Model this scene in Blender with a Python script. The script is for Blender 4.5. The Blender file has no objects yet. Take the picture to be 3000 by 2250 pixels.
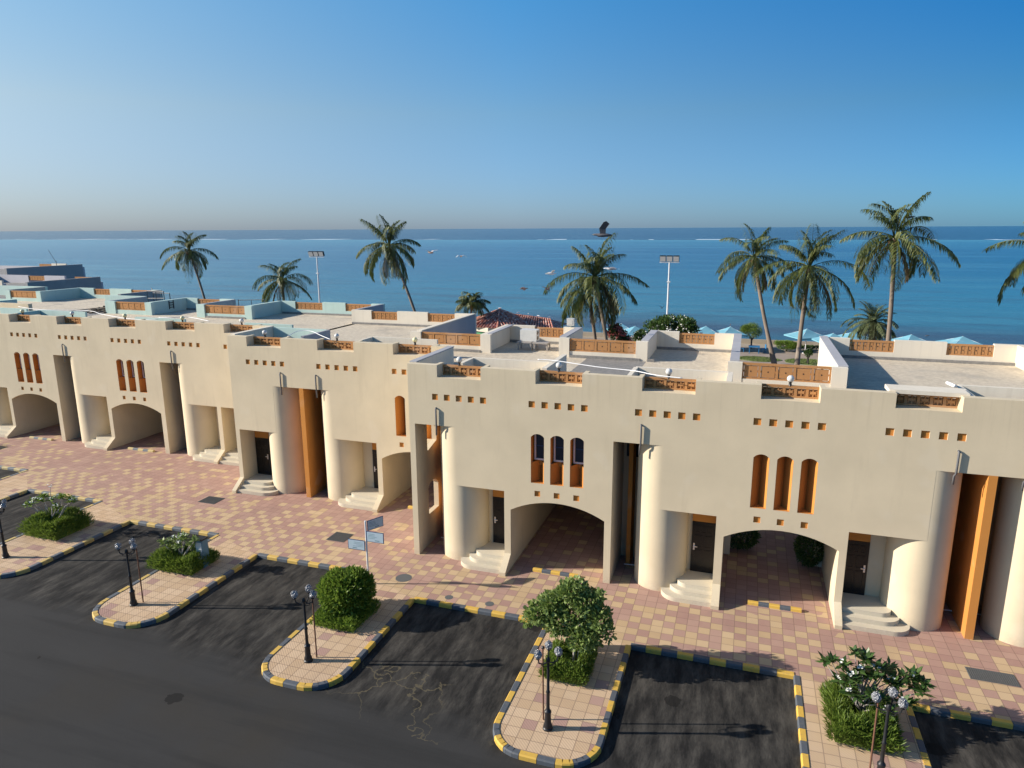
import bpy, bmesh, math, random
from mathutils import Vector, Matrix
from mathutils.geometry import tessellate_polygon, delaunay_2d_cdt
R = math.radians
sc = bpy.context.scene
COL = sc.collection
rnd = random.Random(7)

# ------------------------------------------------------------------ materials
def newmat(name):
    m = bpy.data.materials.new(name); m.use_nodes = True
    nt = m.node_tree; b = nt.nodes['Principled BSDF']
    return m, nt, b
class NT:
    """tiny node helper"""
    def __init__(s, nt): s.nt = nt
    def n(s, t, **k):
        x = s.nt.nodes.new(t)
        for a, v in k.items():
            if a[0] == 'i' and a[1:].isdigit(): x.inputs[int(a[1:])].default_value = v
            else: setattr(x, a, v)
        return x
    def l(s, a, b): s.nt.links.new(a, b)
    def math(s, op, a, b=None, c=None, clamp=False):
        x = s.n('ShaderNodeMath', operation=op); x.use_clamp = clamp
        for i, v in enumerate((a, b, c)):
            if v is None: continue
            if isinstance(v, (int, float)): x.inputs[i].default_value = v
            else: s.l(v, x.inputs[i])
        return x.outputs[0]
    def noise(s, vec, scale, detail=3, rough=.55, dim='3D'):
        x = s.n('ShaderNodeTexNoise'); x.noise_dimensions = dim
        x.inputs['Scale'].default_value = scale; x.inputs['Detail'].default_value = detail; x.inputs['Roughness'].default_value = rough
        s.l(vec, x.inputs['Vector']); return x.outputs['Fac']
    def mapping(s, vec, scale=(1, 1, 1), loc=(0, 0, 0), rot=(0, 0, 0)):
        x = s.n('ShaderNodeMapping'); x.inputs['Scale'].default_value = scale; x.inputs['Location'].default_value = loc; x.inputs['Rotation'].default_value = rot
        s.l(vec, x.inputs['Vector']); return x.outputs[0]
    def pos(s): return s.n('ShaderNodeNewGeometry').outputs['Position']
    def ramp(s, fac, stops, interp='LINEAR'):
        x = s.n('ShaderNodeValToRGB'); x.color_ramp.interpolation = interp
        e = x.color_ramp.elements
        while len(e) < len(stops): e.new(.5)
        for i, (p, c) in enumerate(stops):
            e[i].position = p; e[i].color = (*c, 1) if len(c) == 3 else c
        s.l(fac, x.inputs[0]); return x.outputs[0]
    def mix(s, f, a, b, mode='MIX'):
        x = s.n('ShaderNodeMix', data_type='RGBA', blend_type=mode)
        for sock, v in ((x.inputs[0], f), (x.inputs[6], a), (x.inputs[7], b)):
            if isinstance(v, (int, float)): sock.default_value = v
            elif isinstance(v, tuple): sock.default_value = (*v, 1)
            else: s.l(v, sock)
        return x.outputs[2]
    def bump(s, h, b, strength=.3, dist=.02):
        x = s.n('ShaderNodeBump'); x.inputs['Strength'].default_value = strength; x.inputs['Distance'].default_value = dist
        s.l(h, x.inputs['Height']); s.l(x.outputs[0], b.inputs['Normal'])
    def sep(s, v):
        x = s.n('ShaderNodeSeparateXYZ'); s.l(v, x.inputs[0]); return x.outputs
def stucco(name, col, var=.10, stain=.25, rough=.9):
    m, nt, b = newmat(name); N = NT(nt); P = N.pos()
    n1 = N.noise(P, .55, 4); n2 = N.noise(N.mapping(P, (1.6, 1.6, .22)), 1.0, 5, .6); n3 = N.noise(P, 14, 3)
    c = N.mix(N.math('MULTIPLY_ADD', n1, 2.2, -.6, True), tuple(x * (1 - var) for x in col), tuple(min(.95, x * (1 + var * .5)) for x in col))
    dk = (col[0] * .72, col[1] * .70, col[2] * .68)
    c = N.mix(N.math('MULTIPLY', N.math('MULTIPLY_ADD', n2, 5.0, -2.9, True), stain), c, dk)
    c = N.mix(N.math('MULTIPLY_ADD', n3, .35, -.1, True), c, tuple(x * .88 for x in col))
    x_, y_, z_ = N.sep(P)          # rain streaks running down from the wall tops, dust at the foot
    sk = N.noise(N.mapping(P, (4.5, 4.5, .12)), 1.0, 4, .7)
    top = N.math('MULTIPLY', N.math('MULTIPLY_ADD', sk, 6, -3.1, True), N.math('MULTIPLY_ADD', z_, .6, -3.9, True))
    c = N.mix(N.math('MULTIPLY', top, stain * .9), c, dk)
    foot = N.math('MULTIPLY', N.math('MULTIPLY_ADD', z_, -2.2, 1.0, True), N.math('MULTIPLY_ADD', n3, 2, -.4, True))
    c = N.mix(N.math('MULTIPLY', foot, stain * 1.2), c, (.38, .30, .22))
    pt = N.noise(P, .9, 2, .4); c = N.mix(N.math('MULTIPLY', N.math('MULTIPLY_ADD', pt, 14, -8.6, True), .10), c, (.75, .70, .60))
    N.l(c, b.inputs['Base Color']); b.inputs['Roughness'].default_value = rough; b.inputs['Specular IOR Level'].default_value = .2
    N.bump(N.math('ADD', N.noise(P, 45, 3), N.math('MULTIPLY', n1, .8)), b, .25, .012)
    return m
def simple(name, col, rough=.6, metal=0, var=.12, scale=6, spec=.4):
    m, nt, b = newmat(name); N = NT(nt); P = N.pos()
    n = N.noise(P, scale, 4)
    N.l(N.mix(n, tuple(x * (1 - var) for x in col), tuple(min(1, x * (1 + var)) for x in col)), b.inputs['Base Color'])
    b.inputs['Roughness'].default_value = rough; b.inputs['Metallic'].default_value = metal; b.inputs['Specular IOR Level'].default_value = spec
    return m
def leafmat(name, stops, rough=.5, trans=.25):
    m, nt, b = newmat(name); N = NT(nt)
    g = N.n('ShaderNodeNewGeometry'); r = g.outputs['Random Per Island']
    cl = N.noise(g.outputs['Position'], 1.1, 2)
    f = N.math('ADD', N.math('MULTIPLY', r, .6), N.math('MULTIPLY', cl, .45), None, True)
    c = N.ramp(f, stops); N.l(c, b.inputs['Base Color']); b.inputs['Roughness'].default_value = rough
    b.inputs['Specular IOR Level'].default_value = .35
    t = N.n('ShaderNodeBsdfTranslucent'); N.l(N.mix(.5, c, (.12, .16, .02)), t.inputs[0])
    mx = N.n('ShaderNodeMixShader'); mx.inputs[0].default_value = trans
    N.l(b.outputs[0], mx.inputs[1]); N.l(t.outputs[0], mx.inputs[2]); N.l(mx.outputs[0], nt.nodes['Material Output'].inputs[0])
    return m
M = {}
M['cream'] = stucco('cream stucco', (.665, .563, .395), .10, .38)
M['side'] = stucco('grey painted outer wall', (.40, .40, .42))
M['white'] = stucco('pale parapet paint', (.74, .67, .55), .08, .35)
M['teal'] = stucco('pale teal paint', (.49, .63, .575), .10, .3)
M['lilac'] = stucco('pale lilac paint', (.52, .50, .52), .08, .2)
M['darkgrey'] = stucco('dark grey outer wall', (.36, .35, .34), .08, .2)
M['orange'] = stucco('ochre orange paint', (.56, .235, .055), .08, .15)
M['block'] = stucco('ochre breeze block', (.47, .235, .095), .12, .3)
M['step'] = stucco('cream step tile', (.60, .54, .42), .06, .3, .6)
M['door'] = simple('dark brown door', (.0075, .006, .006), .33, 0, .2, 9, .5)
M['chrome'] = simple('brushed steel', (.75, .75, .75), .3, .9)
M['wframe'] = simple('white window frame', (.72, .72, .74), .5)
M['glass'] = simple('dark window glass', (.015, .025, .05), .08, 0, .3, 2, .8)
M['pipe'] = simple('grey plastic pipe', (.12, .12, .125), .5)
M['hose'] = simple('white hose', (.80, .80, .80), .5)
M['black'] = simple('black iron paint', (.02, .021, .024), .45, .2, .3)
M['rust'] = simple('rusty brown pole', (.16, .075, .045), .7, 0, .3)
M['globe'] = None
M['opal'] = simple('white opal globe', (.62, .61, .58), .25, 0, .03)
M['opaly'] = simple('yellowed globe', (.72, .66, .38), .3, 0, .05)
M['steel'] = simple('galvanised post', (.70, .71, .72), .45, .1)
M['signface'] = None
M['signblue'] = simple('blue sign border', (.02, .05, .14), .5)
M['signtext'] = simple('sign lettering', (.10, .20, .24), .6)
M['trunk'] = stucco('palm bark', (.22, .175, .135), .2, .8)
M['wood'] = simple('grey branch bark', (.33, .30, .27), .8, 0, .2)
M['dwood'] = simple('dark branch bark', (.13, .10, .08), .8, 0, .3)
M['white_petal'] = simple('white petals', (.85, .85, .80), .6, 0, .03)
M['red_petal'] = simple('red petals', (.50, .13, .10), .6, 0, .3)
M['umb'] = stucco('pale blue canvas', (.16, .37, .46), .1, .2)
M['bluewood'] = simple('blue painted wood', (.03, .16, .33), .6)
M['acbox'] = simple('air conditioner casing', (.62, .61, .57), .5)
M['bird'] = simple('dark plumage', (.14, .13, .135), .7, 0, .5, 30)
M['birdw'] = simple('white plumage', (.75, .74, .74), .7, 0, .1, 30)
M['birdb'] = simple('brown plumage', (.20, .13, .11), .7, 0, .3, 30)
M['bluebox'] = simple('blue grey cabinet', (.10, .22, .30), .5)
M['junk'] = simple('weathered scrap', (.15, .12, .09), .9, 0, .6, 3)
M['grate'] = simple('cast iron grate', (.12, .125, .125), .7, .2, .4, 30)
M['green'] = stucco('green wall paint', (.10, .28, .15), .1, .1)
M['leaf_palm'] = leafmat('palm leaflets', [(0, (.030, .042, .015)), (.40, (.072, .098, .028)), (.70, (.14, .16, .040)), (1, (.27, .23, .09))])
M['leaf_date'] = leafmat('date palm leaflets', [(0, (.08, .11, .05)), (.5, (.17, .21, .10)), (1, (.30, .31, .17))])
M['leaf_dry'] = leafmat('dry palm leaflets', [(0, (.09, .06, .035)), (1, (.24, .17, .09))])
M['leaf_bright'] = leafmat('bright bush leaves', [(0, (.05, .11, .014)), (.5, (.14, .235, .030)), (1, (.30, .39, .08))], .45, .4)
M['leaf_hedge'] = leafmat('hedge leaves', [(0, (.045, .095, .014)), (.5, (.125, .20, .028)), (1, (.26, .33, .07))], .45, .4)
M['leaf_grey'] = leafmat('grey green leaves', [(0, (.07, .13, .03)), (.5, (.21, .30, .085)), (1, (.46, .54, .22))], .45, .4)
M['leaf_dark'] = leafmat('dark glossy leaves', [(0, (.018, .045, .014)), (.55, (.055, .115, .030)), (1, (.15, .21, .06))], .35)
def m_orange_squares(): pass
def globe_glass():
    m, nt, b = newmat('crumpled clear glass'); N = NT(nt); P = N.pos()
    n = N.noise(P, 28, 4, .7)
    N.l(N.mix(N.math('MULTIPLY_ADD', n, 3, -1.1, True), (.16, .17, .19), (.62, .63, .66)), b.inputs['Base Color'])
    b.inputs['Roughness'].default_value = .18; b.inputs['Specular IOR Level'].default_value = .8
    b.inputs['Transmission Weight'].default_value = .35
    N.bump(n, b, .9, .04); return m
M['globe'] = globe_glass()
def signface():
    m, nt, b = newmat('pale sign face'); N = NT(nt); P = N.pos()
    N.l(N.mix(N.noise(P, 5, 3), (.42, .55, .58), (.50, .57, .66)), b.inputs['Base Color']); b.inputs['Roughness'].default_value = .45; return m
M['signface'] = signface()
def roofgravel(name, c1, c2):
    m, nt, b = newmat(name); N = NT(nt); P = N.pos()
    n = N.noise(P, 5, 6, .75); g = N.noise(P, .5, 3)
    c = N.mix(N.math('MULTIPLY_ADD', n, 2.4, -.7, True), c1, c2)
    c = N.mix(N.math('MULTIPLY', N.math('MULTIPLY_ADD', g, 3.5, -1.9, True), .7), c, (.24, .22, .20))
    N.l(c, b.inputs['Base Color']); b.inputs['Roughness'].default_value = .95
    N.bump(N.noise(P, 16, 5, .8), b, .8, .05); return m
M['gravel'] = roofgravel('roof screed', (.47, .39, .285), (.72, .63, .49))
M['felt'] = roofgravel('dark roof felt', (.17, .165, .16), (.31, .295, .27))
def tiles(name, pbase, pslope=0.0, ya=(.49, .35, .20), yb=(.57, .42, .255)):
    m, nt, b = newmat(name); N = NT(nt); P = N.pos()
    s = N.mapping(P, (2.5, 2.5, 2.5), (-.35 * 2.5, -.33 * 2.5, 0))
    x, y, z = N.sep(s)
    cx = N.math('FLOOR', x); cy = N.math('FLOOR', y)
    cv = N.n('ShaderNodeCombineXYZ'); N.l(cx, cv.inputs[0]); N.l(cy, cv.inputs[1])
    wn = N.n('ShaderNodeTexWhiteNoise', noise_dimensions='2D'); N.l(cv.outputs[0], wn.inputs['Vector'])
    wn2 = N.n('ShaderNodeTexWhiteNoise', noise_dimensions='3D'); cv2 = N.n('ShaderNodeCombineXYZ'); N.l(cx, cv2.inputs[0]); N.l(cy, cv2.inputs[1]); cv2.inputs[2].default_value = 5.3
    N.l(cv2.outputs[0], wn2.inputs['Vector'])
    p = pbase
    if pslope:
        px, py, pz = N.sep(P)
        d = N.math('ADD', N.math('MULTIPLY', px, .135), N.math('ADD', py, 3.2))   # ~0 at the parking kerb, grows to the facade
        p = N.math('MAXIMUM', N.math('MULTIPLY_ADD', d, -pslope, pbase + .0), .16)
        p = N.math('ADD', p, N.math('MULTIPLY_ADD', N.noise(P, .35, 2), .4, -.2))
        par_ = N.math('ABSOLUTE', N.math('SUBTRACT', N.math('MULTIPLY', N.math('FRACT', N.math('MULTIPLY', N.math('ADD', N.math('ADD', cx, cy), .2), .5)), 2), .4))
        p = N.math('MULTIPLY', p, N.math('MULTIPLY_ADD', N.math('LESS_THAN', par_, .5), 1.45, .30))
    isy = N.math('LESS_THAN', wn.outputs['Value'], p)
    v = wn2.outputs['Value']
    pur = N.mix(v, (.36, .215, .18), (.44, .28, .225))
    yel = N.mix(v, ya, yb)
    c = N.mix(isy, pur, yel)
    # diagonal ribs of each tile
    rib = N.math('SINE', N.math('MULTIPLY', N.math('ADD', x, y), 2 * math.pi * 4.0))
    c = N.mix(N.math('MULTIPLY_ADD', rib, .17, .17), c, N.mix(.5, c, (.18, .10, .07)))
    c = N.mix(N.math('MULTIPLY_ADD', N.noise(P, 3.5, 5, .7), 1.6, -.55, True), c, N.mix(.25, c, (.50, .38, .27)))
    fx = N.math('ABSOLUTE', N.math('SUBTRACT', N.math('FRACT', x), .5)); fy = N.math('ABSOLUTE', N.math('SUBTRACT', N.math('FRACT', y), .5))
    gr = N.math('GREATER_THAN', N.math('MAXIMUM', fx, fy), .474)
    c = N.mix(N.math('MULTIPLY', gr, .65), c, (.17, .11, .08))
    st = N.math('MULTIPLY_ADD', N.noise(P, .28, 5, .65), 4, -2.15, True)
    c = N.mix(N.math('MULTIPLY', st, .35), c, (.22, .15, .12))
    N.l(c, b.inputs['Base Color']); b.inputs['Roughness'].default_value = .85; b.inputs['Specular IOR Level'].default_value = .25
    N.bump(N.math('ADD', N.math('MULTIPLY', rib, .3), N.math('MULTIPLY', gr, -1.0)), b, .35, .01)
    return m
M['tiles'] = tiles('plaza paving tiles', .50, .09)
M['tiles_y'] = tiles('island paving tiles', .90, 0.0, (.53, .37, .225), (.63, .46, .30))
def asphalt():
    m, nt, b = newmat('worn asphalt'); N = NT(nt); P = N.pos(); x, y, z = N.sep(P)
    d = N.math('ADD', N.math('ADD', y, 9.95), N.math('MULTIPLY', N.math('ADD', x, 4.4), .095))
    w = N.math('MULTIPLY_ADD', N.noise(P, .6, 4), 2.6, -1.3)
    bay = N.math('MULTIPLY_ADD', N.math('ADD', d, w), .9, .2, True)
    fine = N.noise(P, 40, 4, .8)
    road = N.mix(N.noise(N.mapping(P, (.25, 1, 1), rot=(0, 0, .1)), .7, 4), (.034, .0338, .0335), (.052, .051, .050))
    road = N.mix(N.math('MULTIPLY_ADD', N.noise(P, .22, 4), 4, -2.1, True), road, (.046, .041, .034))
    st = N.noise(N.mapping(P, (2.2, .55, 1), rot=(0, 0, .5)), 1.1, 6, .72)
    bc = N.ramp(st, [(.3, (.010, .0098, .0095)), (.42, (.019, .0182, .0175)), (.53, (.043, .040, .036)), (.67, (.085, .078, .068))])
    pat = N.noise(N.mapping(P, (1, .8, 1)), .55, 5, .6)
    bc = N.mix(N.math('MULTIPLY', N.math('MULTIPLY_ADD', pat, 6, -3.2, True), .55), bc, (.075, .068, .058))
    wl = N.noise(N.mapping(P, (.12, 1.6, 1), rot=(0, 0, -.09)), 1.0, 4, .6)
    road = N.mix(N.math('MULTIPLY_ADD', wl, 4, -2.0, True), road, (.030, .030, .0295))
    c = N.mix(bay, road, bc)
    # pale cracks near the right-hand bays
    v = N.n('ShaderNodeTexVoronoi', feature='DISTANCE_TO_EDGE'); v.inputs['Scale'].default_value = .55
    dv = N.n('ShaderNodeVectorMath', operation='ADD'); nn = N.n('ShaderNodeTexNoise'); nn.inputs['Scale'].default_value = 2.0; nn.inputs['Detail'].default_value = 5; N.l(P, nn.inputs['Vector'])
    sc_ = N.n('ShaderNodeVectorMath', operation='SCALE'); N.l(nn.outputs['Color'], sc_.inputs[0]); sc_.inputs['Scale'].default_value = 1.1
    N.l(P, dv.inputs[0]); N.l(sc_.outputs[0], dv.inputs[1]); N.l(dv.outputs[0], v.inputs['Vector'])
    cr = N.math('LESS_THAN', v.outputs['Distance'], .013)
    msk = N.math('MULTIPLY', N.math('MULTIPLY_ADD', N.noise(P, .3, 2), 8, -3.9, True), N.math('MULTIPLY', N.math('LESS_THAN', d, 2.2), N.math('GREATER_THAN', d, -.4)))
    msk = N.math('MULTIPLY', msk, N.math('GREATER_THAN', x, -12.0))
    c = N.mix(N.math('MULTIPLY', N.math('MULTIPLY', cr, msk), .6), c, (.15, .125, .075))
    # a few dark oil spots
    v2 = N.n('ShaderNodeTexVoronoi'); v2.inputs['Scale'].default_value = .33; N.l(P, v2.inputs['Vector'])
    sp = N.math('LESS_THAN', N.math('ADD', v2.outputs['Distance'], N.math('MULTIPLY', N.noise(P, 6, 3), .09)), .13)
    c = N.mix(N.math('MULTIPLY', sp, .75), c, (.010, .0095, .009))
    c = N.mix(N.math('MULTIPLY_ADD', fine, .8, -.2, True), c, N.mix(.5, c, (.02, .02, .02)))
    N.l(c, b.inputs['Base Color']); b.inputs['Roughness'].default_value = .9; b.inputs['Specular IOR Level'].default_value = .15
    N.bump(N.math('ADD', fine, N.math('MULTIPLY', st, 1.5)), b, .35, .012); return m
M['asphalt'] = asphalt()
def kerbmat(name, c1, c2):
    m, nt, b = newmat(name); N = NT(nt); P = N.pos()
    n = N.noise(P, 9, 5, .75); x, y, z = N.sep(P)
    f = N.math('MULTIPLY_ADD', x, -.035, -.42, True)      # paint is more faded on the far kerbs
    c = N.mix(f, c1, c2)
    c = N.mix(N.math('MULTIPLY_ADD', n, 4, -2.2, True), c, (.17, .16, .14))
    N.l(c, b.inputs['Base Color']); b.inputs['Roughness'].default_value = .75; return m
M['kyel'] = kerbmat('yellow kerb paint', (.62, .385, .065), (.50, .40, .19))
M['kblk'] = kerbmat('slate kerb paint', (.080, .092, .110), (.15, .165, .18))
M['grass'] = stucco('lawn', (.085, .16, .022), .3, .3)
M['sand'] = stucco('beach sand', (.36, .31, .24), .15, .4)
M['gpath'] = stucco('garden paving', (.30, .25, .22), .15, .5)
def rooftile():
    m, nt, b = newmat('red roof tiles'); N = NT(nt); P = N.pos()
    c = N.ramp(N.noise(P, 3.5, 4, .7), [(.3, (.20, .06, .045)), (.45, (.42, .13, .085)), (.55, (.52, .27, .20)), (.66, (.72, .62, .56))])
    N.l(c, b.inputs['Base Color']); b.inputs['Roughness'].default_value = .8; return m
M['rooftile'] = rooftile()
def sea():
    m, nt, b = newmat('sea water'); N = NT(nt); P = N.pos(); x, y, z = N.sep(P)
    wob = N.math('MULTIPLY_ADD', N.noise(N.mapping(P, (.004, .004, .004)), 1, 4), .16, -.08)
    ly = N.math('LOGARITHM', N.math('MAXIMUM', N.math('ADD', y, 20), 10), 10.0)      # 1.9..4
    t = N.math('ADD', N.math('DIVIDE', N.math('SUBTRACT', ly, 1.85), 1.6), N.math('MULTIPLY', wob, N.math('SUBTRACT', 1.25, N.math('MULTIPLY_ADD', ly, .3, .15))))
    # t: 70m->0 ; 900m -> .69 ; 2000 -> .9
    c = N.ramp(t, [(0.0, (.045, .19, .25)), (.055, (.03, .15, .22)), (.10, (.045, .065, .10)), (.135, (.035, .17, .25)), (.22, (.028, .18, .28)), (.36, (.010, .115, .225)), (.52, (.008, .095, .205)),
                   (.64, (.03, .17, .27)), (.683, (.07, .25, .33)), (.692, (.006, .034, .085)), (.80, (.005, .028, .075)), (1, (.005, .025, .07))])
    st = N.noise(N.mapping(P, (.006, .035, 1)), 1, 5, .65)
    c = N.mix(N.math('MULTIPLY', N.math('MULTIPLY_ADD', st, 5, -2.5, True), .6), c, N.mix(.7, c, (.11, .33, .40)))
    st2 = N.noise(N.mapping(P, (.03, .12, 1), (3, 4, 0)), 1, 4, .6)
    near = N.math('MULTIPLY_ADD', y, -.006, 1.4, True)
    c = N.mix(N.math('MULTIPLY', N.math('MULTIPLY', N.math('MULTIPLY_ADD', st2, 6, -2.9, True), near), .8), c, (.035, .060, .10))
    pale_west = N.math('MULTIPLY', N.math('MULTIPLY_ADD', x, -.0016, -.10, True), N.math('LESS_THAN', y, 900))
    c = N.mix(N.math('MULTIPLY', pale_west, .55), c, (.10, .27, .36))      # paler to the west: sandy shallows plus the bright sky's reflection painted in
    # surf breaking on the reef
    fy = N.math('ABSOLUTE', N.math('SUBTRACT', N.math('ADD', y, N.math('MULTIPLY', x, .03)), 905))
    fo = N.math('MULTIPLY', N.math('LESS_THAN', fy, 24), N.math('GREATER_THAN', N.noise(N.mapping(P, (.016, .004, 1)), 1, 3), .575))
    c = N.mix(fo, c, (.8, .85, .86))
    N.l(c, b.inputs['Base Color']); b.inputs['Roughness'].default_value = .2; b.inputs['Specular IOR Level'].default_value = .19
    h = N.math('ADD', N.noise(N.mapping(P, (.35, 1.0, 1)), 1.2, 5, .65), N.math('MULTIPLY', N.noise(N.mapping(P, (.05, .16, 1)), 1, 4, .6), 2.5))
    N.bump(h, b, 1.0, .30); return m
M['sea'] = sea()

# ------------------------------------------------------------------ mesh helpers
class MB:
    def __init__(s): s.v = []; s.f = []; s.m = []; s.mi = 0; s.k = 0
    def add(s, vs, fs):
        o = len(s.v); s.v += [tuple(a) for a in vs]
        for f in fs: s.f.append(tuple(i + o for i in f)); s.m.append(s.mi)
        return s
    def box(s, x0, y0, z0, x1, y1, z1, e=0.0):
        if x1 < x0: x0, x1 = x1, x0
        if y1 < y0: y0, y1 = y1, y0
        x0 -= e; y0 -= e; x1 += e; y1 += e; z1 += e
        v = [(x0, y0, z0), (x1, y0, z0), (x1, y1, z0), (x0, y1, z0), (x0, y0, z1), (x1, y0, z1), (x1, y1, z1), (x0, y1, z1)]
        return s.add(v, [(0, 3, 2, 1), (4, 5, 6, 7), (0, 1, 5, 4), (1, 2, 6, 5), (2, 3, 7, 6), (3, 0, 4, 7)])
    def jbox(s, *a):                       # a box grown by a few tenths of a mm so no two faces share a plane
        s.k = (s.k + 1) % 9
        return s.box(*a, e=.0006 * (s.k + 1))
    def obox(s, c, ax, ay, az):             # oriented box: centre and three half-axis vectors
        c = Vector(c); ax = Vector(ax); ay = Vector(ay); az = Vector(az)
        v = [c + sx * ax + sy * ay + sz * az for sz in (-1, 1) for sy in (-1, 1) for sx in (-1, 1)]
        return s.add(v, [(0, 2, 3, 1), (4, 5, 7, 6), (0, 1, 5, 4), (1, 3, 7, 5), (3, 2, 6, 7), (2, 0, 4, 6)])
    def tube(s, pts, rad, n=8, cap=True):
        pts = [Vector(p) for p in pts]
        if not isinstance(rad, (list, tuple)): rad = [rad] * len(pts)
        rings = []; up = None
        for i, p in enumerate(pts):
            d = (pts[min(i + 1, len(pts) - 1)] - pts[max(i - 1, 0)]).normalized()
            a = d.orthogonal().normalized() if up is None else (up - d * up.dot(d)).normalized()
            up = a; b = d.cross(a)
            rings.append([p + (a * math.cos(t) + b * math.sin(t)) * rad[i] for t in [2 * math.pi * k / n for k in range(n)]])
        vs = [q for r in rings for q in r]; fs = []
        for i in range(len(pts) - 1):
            for k in range(n): fs.append((i * n + k, i * n + (k + 1) % n, (i + 1) * n + (k + 1) % n, (i + 1) * n + k))
        if cap: fs.append(tuple(range(n))[::-1]); fs.append(tuple((len(pts) - 1) * n + k for k in range(n)))
        return s.add(vs, fs)
    def lathe(s, c, prof, n=16):
        vs = []; fs = []
        for r, z in prof:
            for k in range(n):
                t = 2 * math.pi * k / n; vs.append((c[0] + r * math.cos(t), c[1] + r * math.sin(t), c[2] + z))
        for i in range(len(prof) - 1):
            for k in range(n): fs.append((i * n + k, i * n + (k + 1) % n, (i + 1) * n + (k + 1) % n, (i + 1) * n + k))
        fs.append(tuple(range(n))[::-1]); fs.append(tuple((len(prof) - 1) * n + k for k in range(n)))
        return s.add(vs, fs)
    def ball(s, c, r, n=14, sz=1.0):
        k = max(6, n // 2)
        return s.lathe(c, [(max(.001, r * math.sin(math.pi * i / k)), -sz * r * math.cos(math.pi * i / k)) for i in range(k + 1)], n)
    def prism(s, loops, f0, f1):
        """loops: [outer, hole, ...] of 2-D points; f0/f1 map a 2-D point to 3-D for the two faces"""
        flat = [p for l in loops for p in l]
        if len(loops) == 1: tris = tessellate_polygon([[Vector((p[0], p[1], 0)) for p in l] for l in loops])
        else:
            ed = []; o = 0
            for l in loops: ed += [(o + i, o + (i + 1) % len(l)) for i in range(len(l))]; o += len(l)
            vv, _, ff, ov, _, _ = delaunay_2d_cdt([Vector(p) for p in flat], ed, [], 0, 1e-7)
            m = [o_[0] if o_ else -1 for o_ in ov]
            def inside(x, y):
                c = False
                for l in loops:
                    j = len(l) - 1
                    for i in range(len(l)):
                        xi, yi = l[i]; xj, yj = l[j]
                        if (yi > y) != (yj > y) and x < (xj - xi) * (y - yi) / (yj - yi) + xi: c = not c
                        j = i
                return c
            tris = []
            for f in ff:
                cx = sum(vv[i].x for i in f) / 3; cy = sum(vv[i].y for i in f) / 3
                if inside(cx, cy): tris.append([m[i] for i in f])
        n = len(flat)
        vs = [f0(p) for p in flat] + [f1(p) for p in flat]
        fs = []
        for t in tris:
            fs.append(tuple(t)); fs.append(tuple(i + n for i in t)[::-1])
        o = 0
        for l in loops:
            for i in range(len(l)):
                a, b = o + i, o + (i + 1) % len(l); fs.append((a, b, b + n, a + n))
            o += len(l)
        return s.add(vs, fs)
    def build(s, name, mat, parent=None, smooth=False, fix=True):
        me = bpy.data.meshes.new(name); me.from_pydata(s.v, [], s.f)
        mats = mat if isinstance(mat, (list, tuple)) else [mat]
        for q in mats: me.materials.append(q)
        if len(mats) > 1: me.polygons.foreach_set('material_index', s.m)
        if fix:
            bm = bmesh.new(); bm.from_mesh(me); bmesh.ops.recalc_face_normals(bm, faces=bm.faces); bm.to_mesh(me); bm.free()
        if smooth:
            me.polygons.foreach_set('use_smooth', [True] * len(me.polygons))
            if smooth != 'all': me.set_sharp_from_angle(angle=R(38))
        me.update()
        o = bpy.data.objects.new(name, me); COL.objects.link(o)
        if parent: o.parent = parent
        return o
def thing(name, label, cat, group=None, loc=(0, 0, 0)):
    o = bpy.data.objects.new(name, None); COL.objects.link(o); o.location = loc; o.empty_display_size = .3
    o['label'] = label; o['category'] = cat
    if group: o['group'] = group
    return o
def tag(o, label, cat, group=None):
    o['label'] = label; o['category'] = cat
    if group: o['group'] = group
    return o
def struct(o): o['kind'] = 'structure'; return o
def dup(root, loc, label, group=None, rotz=None):
    r = root.copy(); COL.objects.link(r); r.location = loc; r['label'] = label
    if rotz is not None: r.rotation_euler = (0, 0, rotz)
    if group: r['group'] = group
    for ch in list(root.children):
        c = ch.copy(); COL.objects.link(c); c.parent = r
        for g in list(ch.children):
            d = g.copy(); COL.objects.link(d); d.parent = c
    return r

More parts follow.
